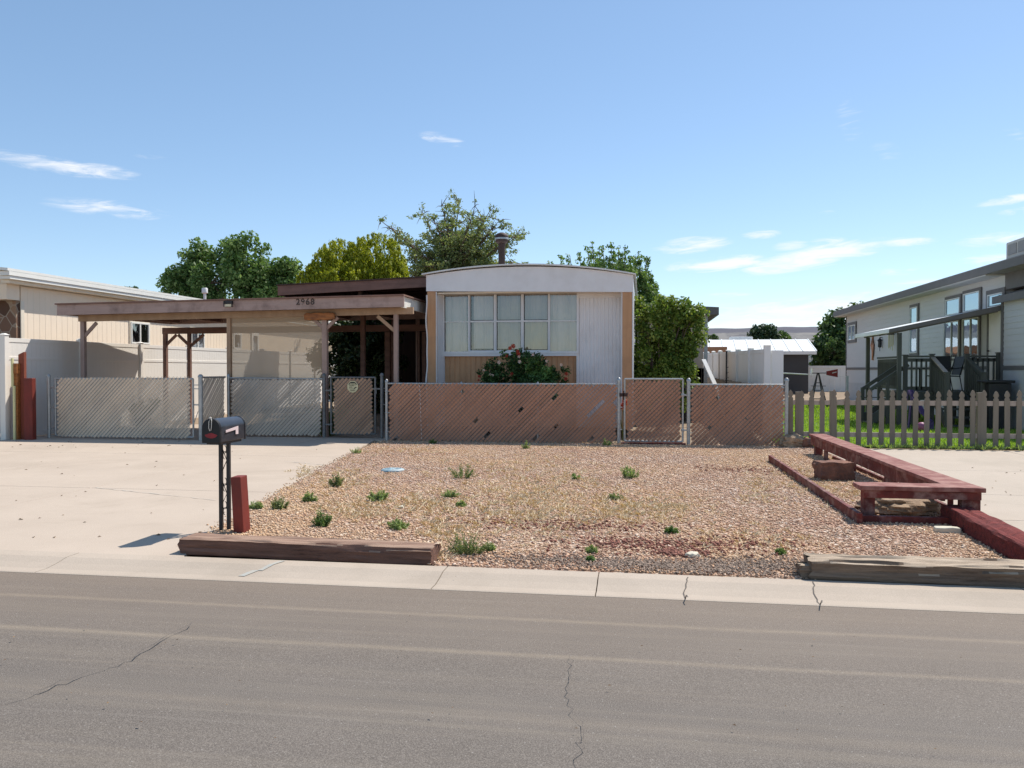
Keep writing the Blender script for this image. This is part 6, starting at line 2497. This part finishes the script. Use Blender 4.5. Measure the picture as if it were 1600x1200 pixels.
def limbs(mb, base, targets, r0, fork=.35, n=5, wig=.12):
    base = Vector(base)
    for tg in targets:
        tg = Vector(tg)
        pts, rs = [], []
        mid = base.lerp(tg, .5) + Vector((0, 0, (tg.z - base.z) * .12))
        for i in range(n + 1):
            u = i / n
            q = base.lerp(mid, u).lerp(mid.lerp(tg, u), u)
            q += Vector((random.uniform(-1, 1), random.uniform(-1, 1), random.uniform(-.5, .5))) * wig * (tg - base).length * .12 * (0 if i in (0,) else 1)
            pts.append(q)
            rs.append(r0 * (1 - .82 * u))
        mb.tube(pts, rs, 6)


def tree(name, label, cat, base, trunk_h, r0, lobes, nclump, rc, nleaf, size, mat, bark='bark', group=None, twig_n=40, droop=0, aspect=.55, shell=.45, flat=.2, spread=.5, lean=(0, 0)):
    t = thing(name, label, cat, base, group)
    base = Vector(base)
    cl = lobes_to_clumps(lobes, nclump, rc, shell)
    cl = cl[cl[:, 2] > base.z + .05]
    mb = MB()
    fk = base + Vector((lean[0], lean[1], trunk_h))
    mb.tube([base + Vector((0, 0, -.1)), base.lerp(fk, .3), base.lerp(fk, .7) + Vector((r0 * .4, 0, 0)), fk], [r0 * 1.35, r0 * 1.05, r0 * .9, r0 * .8], 9)
    limbs(mb, fk, [(l[0], l[1], l[2]) for l in lobes], r0 * .55)
    k = min(twig_n, len(cl))
    pick = rng.choice(len(cl), k, replace=False)
    lob = np.asarray(lobes)[:, :3]
    for i in pick:
        c = cl[i, :3]
        j = np.argmin(((lob - c) ** 2).sum(1))
        limbs(mb, lob[j], [c], r0 * .13, n=3)
    mb.build('trunk', bark, t, smooth_angle=60)
    np_mesh('crown', leaf_cloud(cl, nleaf, size, flat, droop, aspect, spread), 4, mat, t)
    return t


def px_lobes(Y, items, depth=.8):
    """lobes measured on the photograph at one distance: (x, y, rx, ry) in its pixels"""
    out = []
    for (x, y, rx, ry) in items:
        c = py(x, y, Y)
        s = Y / F_PX
        r = rx * s
        out.append((c.x, Y + random.uniform(-.5, .5) * r, c.z, r, r * depth, ry * s))
    return out


def make_trees():
    # broad dark tree at the left
    Y = 36
    lob = px_lobes(Y, [(300, 398, 28, 20), (285, 440, 28, 26), (350, 405, 28, 24), (385, 392, 32, 24), (340, 442, 36, 26), (395, 430, 40, 30), (430, 430, 34, 28),
                       (455, 420, 20, 18), (300, 420, 26, 18), (410, 455, 50, 22), (320, 468, 50, 20), (445, 455, 28, 24)])
    b = py(385, 560, Y)
    tree('broadleaf_tree', 'broad dark green leafy tree behind the carport at the left', 'tree', (b.x, Y, tz(0, Y)), 2.4, .26, lob, 150, .50, 27000, .19, 'leaf_maple', twig_n=110, shell=.45, spread=.42)
    # globe of drooping yellow-green foliage
    Y = 30
    t_lob = px_lobes(Y, [(580, 426, 54, 67), (528, 434, 50, 64), (603, 448, 40, 46), (548, 452, 74, 50), (500, 450, 34, 40)], 1.0)
    bs = py(560, 560, Y)
    t = thing('drooping_tree', 'dense yellow-green round-topped tree with drooping sprays', 'tree', (bs.x, Y, tz(0, Y)))
    mb = MB()
    mb.tube([(bs.x, Y, tz(0, Y) - .1), (bs.x, Y, 2.2), (bs.x + .05, Y, 3.4)], [.2, .16, .10], 9)
    limbs(mb, (bs.x, Y, 2.0), [l[:3] for l in t_lob], .09)
    mb.build('trunk', 'bark', t, smooth_angle=60)
    cl = []
    for l in t_lob:
        k = int(230 * l[3] * l[5])
        for _ in range(k):
            d = rng.normal(0, 1, 3)
            d[2] = abs(d[2]) * .9 - .35
            d /= np.linalg.norm(d)
            r = rng.uniform(.965, 1.0)
            p = np.array(l[:3]) + d * np.array(l[3:6]) * r
            ln = rng.uniform(.14, .30)
            for q in range(4):            # hanging tassel
                cl.append((p[0] + rng.normal(0, .02), p[1] + rng.normal(0, .02), p[2] - ln * q / 3 * 1.2, .07 * (1 - q * .14)))
    np_mesh('crown', leaf_cloud(np.array(cl), 80000, .095, 0, 1.8, .36, .7, 1.1), 4, 'leaf_willow', t)
    inner = [(l[0], l[1], l[2] - .03, l[3] * .9, l[4] * .9, l[5] * .92) for l in t_lob]
    np_mesh('crown', leaf_cloud(lobes_to_clumps(inner, 420, .16, .55), 26000, .12, 0, 1.2, .4), 4, 'leaf_willow', t)
    # airy locust with visible limbs
    Y = 40
    base = Vector((py(705, 560, Y).x, Y, tz(0, Y)))
    t = thing('locust_tree', 'tall airy tree with bare twig ends behind the mobile home', 'tree', base)
    mb = MB()
    fork = Vector((base.x, Y, py(700, 450, Y).z))
    mb.tube([base, base.lerp(fork, .5) + Vector((.08, 0, 0)), fork], [.26, .2, .17], 9)
    cl = []
    tips = [(595, 345), (620, 372), (640, 400), (625, 420), (660, 335), (672, 372), (668, 415), (690, 322), (700, 350), (705, 390), (718, 318), (735, 345), (742, 322), (745, 380), (765, 330),
            (770, 360), (780, 345), (760, 395), (785, 385), (800, 372), (806, 372), (790, 410), (720, 420), (690, 425), (650, 430), (735, 410), (710, 335), (680, 350), (800, 412), (755, 345), (725, 370), (650, 390), (770, 420)]
    for (x, y) in tips:
        yy = Y + random.uniform(-2.0, 2.0)
        p = py(x, y, yy)
        start = fork.lerp(p, .0)
        mid = start.lerp(p, .5) + Vector((random.uniform(-.3, .3), random.uniform(-.3, .3), random.uniform(.1, .5)))
        pts = [start.lerp(mid, u).lerp(mid.lerp(p, u), u) for u in [i / 7 for i in range(8)]]
        mb.tube(pts, [.09 * (1 - .93 * i / 7) + .006 for i in range(8)], 6)
        for i in range(2, 8):
            for _ in range(5):
                q = pts[i] + Vector((random.gauss(0, .38), random.gauss(0, .38), random.gauss(.08, .26)))
                mb.tube([pts[i], pts[i].lerp(q, .55) + Vector((0, 0, .05)), q], [.022, .014, .005], 4)
                bare = (y < 360 and i > 5 and random.random() < .6)
                if not bare:
                    cl.append((q.x, q.y, q.z, random.uniform(.16, .36)))
                    cl.append((*(pts[i].lerp(q, .6)), random.uniform(.12, .26)))
    mb.build('trunk', 'bark', t, smooth_angle=60)
    np_mesh('crown', leaf_cloud(np.array(cl), 34000, .135, .35, .0, .5, .6), 4, 'leaf_locust', t)
    # upright shoots behind the mobile home's right corner
    Y = 27
    base = Vector((py(985, 560, Y).x, Y, tz(0, Y)))
    t = thing('poplar', 'tree of upright leafy shoots rising behind the right roof corner', 'tree', base)
    mb = MB()
    cl = []
    shoots = [(858, 412), (875, 398), (890, 398), (905, 397), (918, 385), (925, 380), (936, 386), (942, 388), (955, 380), (966, 388), (976, 386), (985, 400), (997, 394), (1000, 405),
              (1010, 402), (1014, 424), (1018, 430), (1022, 440), (1028, 455), (990, 415), (960, 400), (930, 400), (1005, 430), (1018, 465), (1000, 460), (985, 445), (1024, 470), (970, 420), (1008, 480), (992, 490)]
    for (x, y) in shoots:
        yy = Y + random.uniform(-1.2, 1.2)
        p = py(x, y, yy)
        q0 = Vector((base.x + (p.x - base.x) * .25, Y + (yy - Y) * .3, 1.2))
        q1 = Vector((base.x + (p.x - base.x) * .85, yy, 1.2 + (p.z - 1.2) * .45))
        pts = [q0.lerp(q1, u).lerp(q1.lerp(p, u), u) for u in [i / 9 for i in range(10)]]
        mb.tube(pts, [.05 * (1 - .9 * i / 9) + .004 for i in range(10)], 5)
        for i in range(44):
            u = 2.5 + 6.4 * i / 43
            k = min(8, int(u))
            q = pts[k].lerp(pts[k + 1], u - k)
            w = .24 * (1 - .085 * u)
            for _ in range(2 if u < 6 else 1):
                cl.append((q.x + random.gauss(0, w), q.y + random.gauss(0, w), q.z + random.gauss(0, .05), random.uniform(.10, .17) * (1.35 - .075 * u)))
    mb.tube([base, Vector((base.x, Y, 1.3))], [.16, .12], 8)
    mb.build('trunk', 'bark_light', t, smooth_angle=60)
    fill = lobes_to_clumps(px_lobes(Y, [(985, 450, 32, 46), (962, 428, 34, 26), (1002, 480, 22, 40), (930, 420, 26, 12), (1010, 450, 12, 24)]), 110, .17, .3)
    np_mesh('crown', leaf_cloud(np.concatenate([np.array(cl), fill]), 58000, .105, .0, .0, .55, .6), 4, 'leaf_poplar', t)
    # big bush beside the right gate
    Y = 20.6
    lob = px_lobes(Y, [(1012, 520, 40, 40), (1050, 505, 38, 36), (1072, 500, 26, 30), (1018, 565, 44, 40), (1052, 555, 34, 42), (1000, 490, 20, 26), (1078, 530, 22, 34), (1005, 600, 40, 36),
                       (1045, 600, 40, 34), (1072, 476, 6, 18), (1086, 488, 8, 18), (1042, 476, 12, 14), (1060, 472, 5, 14), (1028, 482, 10, 16), (1090, 505, 7, 20), (1068, 572, 16, 26)], .9)
    b = py(1030, 600, Y)
    tree('large_bush', 'large rounded green bush between the mobile home and the shed', 'bush', (b.x, Y, tz(0, Y)), .35, .07, lob, 300, .19, 26000, .085, 'leaf_bush', twig_n=150, shell=.35, flat=.0, aspect=.6)
    # pale bottom sprays under it stay green; a few loose shoots on top
    # rose bush
    Y = 17.95
    t = thing('rose_bush', 'rose bush with red and pale pink blooms under the front window', 'bush', (py(822, 600, Y).x, Y, 0))
    lob = px_lobes(Y, [(772, 585, 26, 24), (800, 568, 26, 24), (762, 598, 20, 22), (822, 562, 16, 22), (838, 585, 26, 28), (815, 590, 34, 28), (862, 590, 20, 18), (880, 585, 10, 16), (838, 565, 20, 14), (780, 605, 34, 26),
                       (845, 610, 36, 26), (815, 630, 40, 34), (808, 552, 8, 12)], .7)
    cl = lobes_to_clumps(lob, 420, .10, .2)
    mb = MB()
    root = Vector((py(822, 600, Y).x, Y, 0))
    limbs(mb, root, [l[:3] for l in lob], .016, n=5)
    for c in cl[::3]:
        limbs(mb, (root.x + (c[0] - root.x) * .5, Y, c[2] * .6), [c[:3]], .006, n=3)
    mb.build('stems', 'stem_green', t)
    np_mesh('leaves', leaf_cloud(cl, 17000, .06, 0, 0, .62, .6), 4, 'leaf_rose', t)
    lit = px_lobes(Y - .25, [(842, 590, 20, 28), (835, 575, 18, 14)], .5)
    np_mesh('leaves', leaf_cloud(lobes_to_clumps(lit, 50, .09, .3), 1800, .07, 0, 0, .62, .55), 4, 'leaf_rose_sunlit', t)
    def bloom(x, y, yy, r, mat):
        c = py(x, y, yy)
        vs = []
        for ring, (k, rr, zz, op) in enumerate(((5, 1.0, .0, .9), (5, .75, .25, .55), (4, .45, .4, .25))):
            for i in range(k):
                a = 2 * math.pi * i / k + ring * .6 + random.uniform(-.2, .2)
                d = Vector((math.cos(a), math.sin(a), 0))
                s = Vector((-d.y, d.x, 0))
                o = c + Vector((0, 0, zz * r))
                vs += [o - s * r * .25, o + d * r * rr * op - s * r * .45 + Vector((0, 0, r * .45)), o + d * r * rr + Vector((0, 0, r * .6)), o + d * r * rr * op + s * r * .45 + Vector((0, 0, r * .45))]
        ob = np_mesh('bloom', np.array([tuple(Vector((v.x, c.y - (v.z - c.z) * .8, c.z + (v.y - c.y)))) for v in vs]), 4, mat, t)
        return ob
    for (x, y, r, m) in ((802, 541, .075, 'petal_red'), (797, 544, .06, 'petal_red'), (810, 553, .065, 'petal_red'), (809, 549, .055, 'petal_red'), (792, 556, .05, 'petal_red'), (811, 557, .05, 'petal_pale'),
                         (812, 565, .055, 'petal_pale'), (780, 566, .06, 'petal_pale'), (833, 554, .045, 'petal_pale'), (854, 564, .045, 'petal_pale'), (766, 585, .04, 'petal_pale'), (770, 586, .04, 'petal_pale'),
                         (800, 584, .05, 'petal_red'), (877, 570, .05, 'petal_pale'), (885, 584, .06, 'petal_red'), (884, 592, .06, 'petal_red'), (749, 588, .05, 'petal_red'), (748, 594, .04, 'petal_red'), (756, 578, .04, 'petal_pale')):
        bloom(x, y, 17.62, r * .68, m)
    # red flowers by the right gate latch
    Yg = 16.98
    c = py(974, 640, 17.15)
    t = thing('flower_stalks', 'red flower stalks showing in the gap left of the right brown gate', 'flowers', (c.x, 17.15, 0))
    mb = MB()
    for k in range(7):
        mb.tube([(c.x + random.gauss(0, .05), 17.15, 0), (c.x + random.gauss(0, .06), 17.12, random.uniform(.4, .8))], .005, 5)
    mb.build('stems', 'stem_green', t)
    np_mesh('petals', leaf_cloud(np.array([(*py(x, y, 17.1), .05) for x, y in ((971, 634), (976, 627), (979, 630), (970, 637), (974, 632))]), 150, .05), 4, 'petal_red', t)
    # dark shrubs in the shade behind the carport
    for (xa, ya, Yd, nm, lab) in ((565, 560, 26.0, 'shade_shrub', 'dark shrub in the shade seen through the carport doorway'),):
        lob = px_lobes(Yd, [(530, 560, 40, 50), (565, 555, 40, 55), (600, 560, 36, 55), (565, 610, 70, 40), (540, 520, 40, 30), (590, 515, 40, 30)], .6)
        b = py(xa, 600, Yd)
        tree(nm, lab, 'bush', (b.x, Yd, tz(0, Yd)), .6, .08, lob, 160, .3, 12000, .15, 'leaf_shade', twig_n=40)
    # plant by the gap in the driveway fence, in a dark pot
    c = pg(313, 668)
    t = thing('potted_plant', 'leafy plant in a dark pot behind the driveway gate latch', 'potted plant', (c.x, 17.6, 0))
    MB().lathe([(.12, 0), (.17, .34), (.19, .36), (.19, .40), (.16, .40)], (c.x, 17.6, 0), 16).build('pot', 'terracotta_pot', t, smooth_angle=40)
    blades('leaves', [(c.x, 17.6, .38, .22, .5, 130, .8)], 'leaf_weed', t, .018)
    # grass showing through the walk-gate gap and flower spikes above it
    c = py(512, 575, 18.1)
    t = thing('flower_spikes', 'yellow flower spikes rising behind the walk gate post', 'flowers', (c.x, 18.1, 0))
    mb = MB()
    for k in range(6):
        x = c.x + random.uniform(-.10, .10)
        mb.tube([(x, 18.1, 0), (x + random.gauss(0, .02), 18.1, random.uniform(1.3, 1.62))], .008, 5)
    mb.build('stems', 'stem_green', t)
    sp = []
    for k in range(26):
        sp.append((c.x + random.uniform(-.12, .12), 18.1 + random.uniform(-.05, .05), random.uniform(1.0, 1.62), .04))
    np_mesh('petals', leaf_cloud(np.array(sp), 420, .045), 4, 'straw', t)
    blades('leaves', [(c.x, 18.1, 0, .3, .8, 160, .5)], 'leaf_weed', t, .012)
    # weeds behind the grey-slatted panel near the screen
    c = py(490, 590, 24)
    # distant trees
    far = [('pine_tree', 'dark rounded conifer beyond the white metal roof', 78, [(1188, 524, 14, 12), (1200, 526, 16, 14), (1182, 532, 18, 8), (1195, 518, 8, 8), (1205, 534, 16, 8)], 'leaf_pine', 5200),
           ('broadleaf_tree', 'small distant tree just right of the dark conifer', 84, [(1218, 528, 10, 8), (1226, 532, 8, 6), (1210, 532, 10, 6)], 'leaf_far', 2600),
           ('broadleaf_tree', 'big dark tree against the far corner of the grey house', 54, [(1318, 520, 26, 22), (1300, 545, 34, 26), (1330, 545, 34, 30), (1290, 560, 26, 18), (1320, 575, 36, 22), (1312, 500, 12, 10), (1326, 494, 14, 8), (1340, 492, 12, 8), (1300, 512, 10, 12)], 'leaf_far', 11000),
           ('broadleaf_tree', 'distant tree showing just above the white eaves at the left', 75, [(205, 457, 11, 6), (198, 459, 8, 5), (212, 460, 8, 5)], 'leaf_far', 1800),
           ('broadleaf_tree', 'low distant tree between the white eaves and the broad dark tree', 75, [(240, 465, 16, 6), (252, 464, 9, 6), (226, 461, 4, 6)], 'leaf_far', 1800)]
    for (nm, lab, Yd, items, m, n) in far:
        lob = px_lobes(Yd, items, 1.0)
        b = py(sum(i[0] for i in items) / len(items), 560, Yd)
        zb = tz(0, Yd)
        low = min(l[2] for l in lob)
        tree(nm, lab, 'tree', (b.x, Yd, zb), max(.5, (low - zb) * .8), .22, lob, 110, .6 if n > 3000 else .4, n, .34 if n < 9000 else .27, m, twig_n=20, shell=.25)
    for (x, y, lab) in ((1104, 525, 'tiny shrub on the skyline left of the conifer, nearest the shed'), (1116, 527, 'tiny shrub on the skyline between the shed and the conifer')):
        lob = px_lobes(82, [(x, y, 3, 4), (x + 2, y + 2, 3, 3)], 1.0)
        b = py(x, 560, 82)
        tree('far_shrub', lab, 'bush', (b.x, 82, tz(0, 82)), max(.5, lob[0][2] - 1.6), .08, lob, 20, .2, 350, .22, 'leaf_far', twig_n=5)


make_trees()
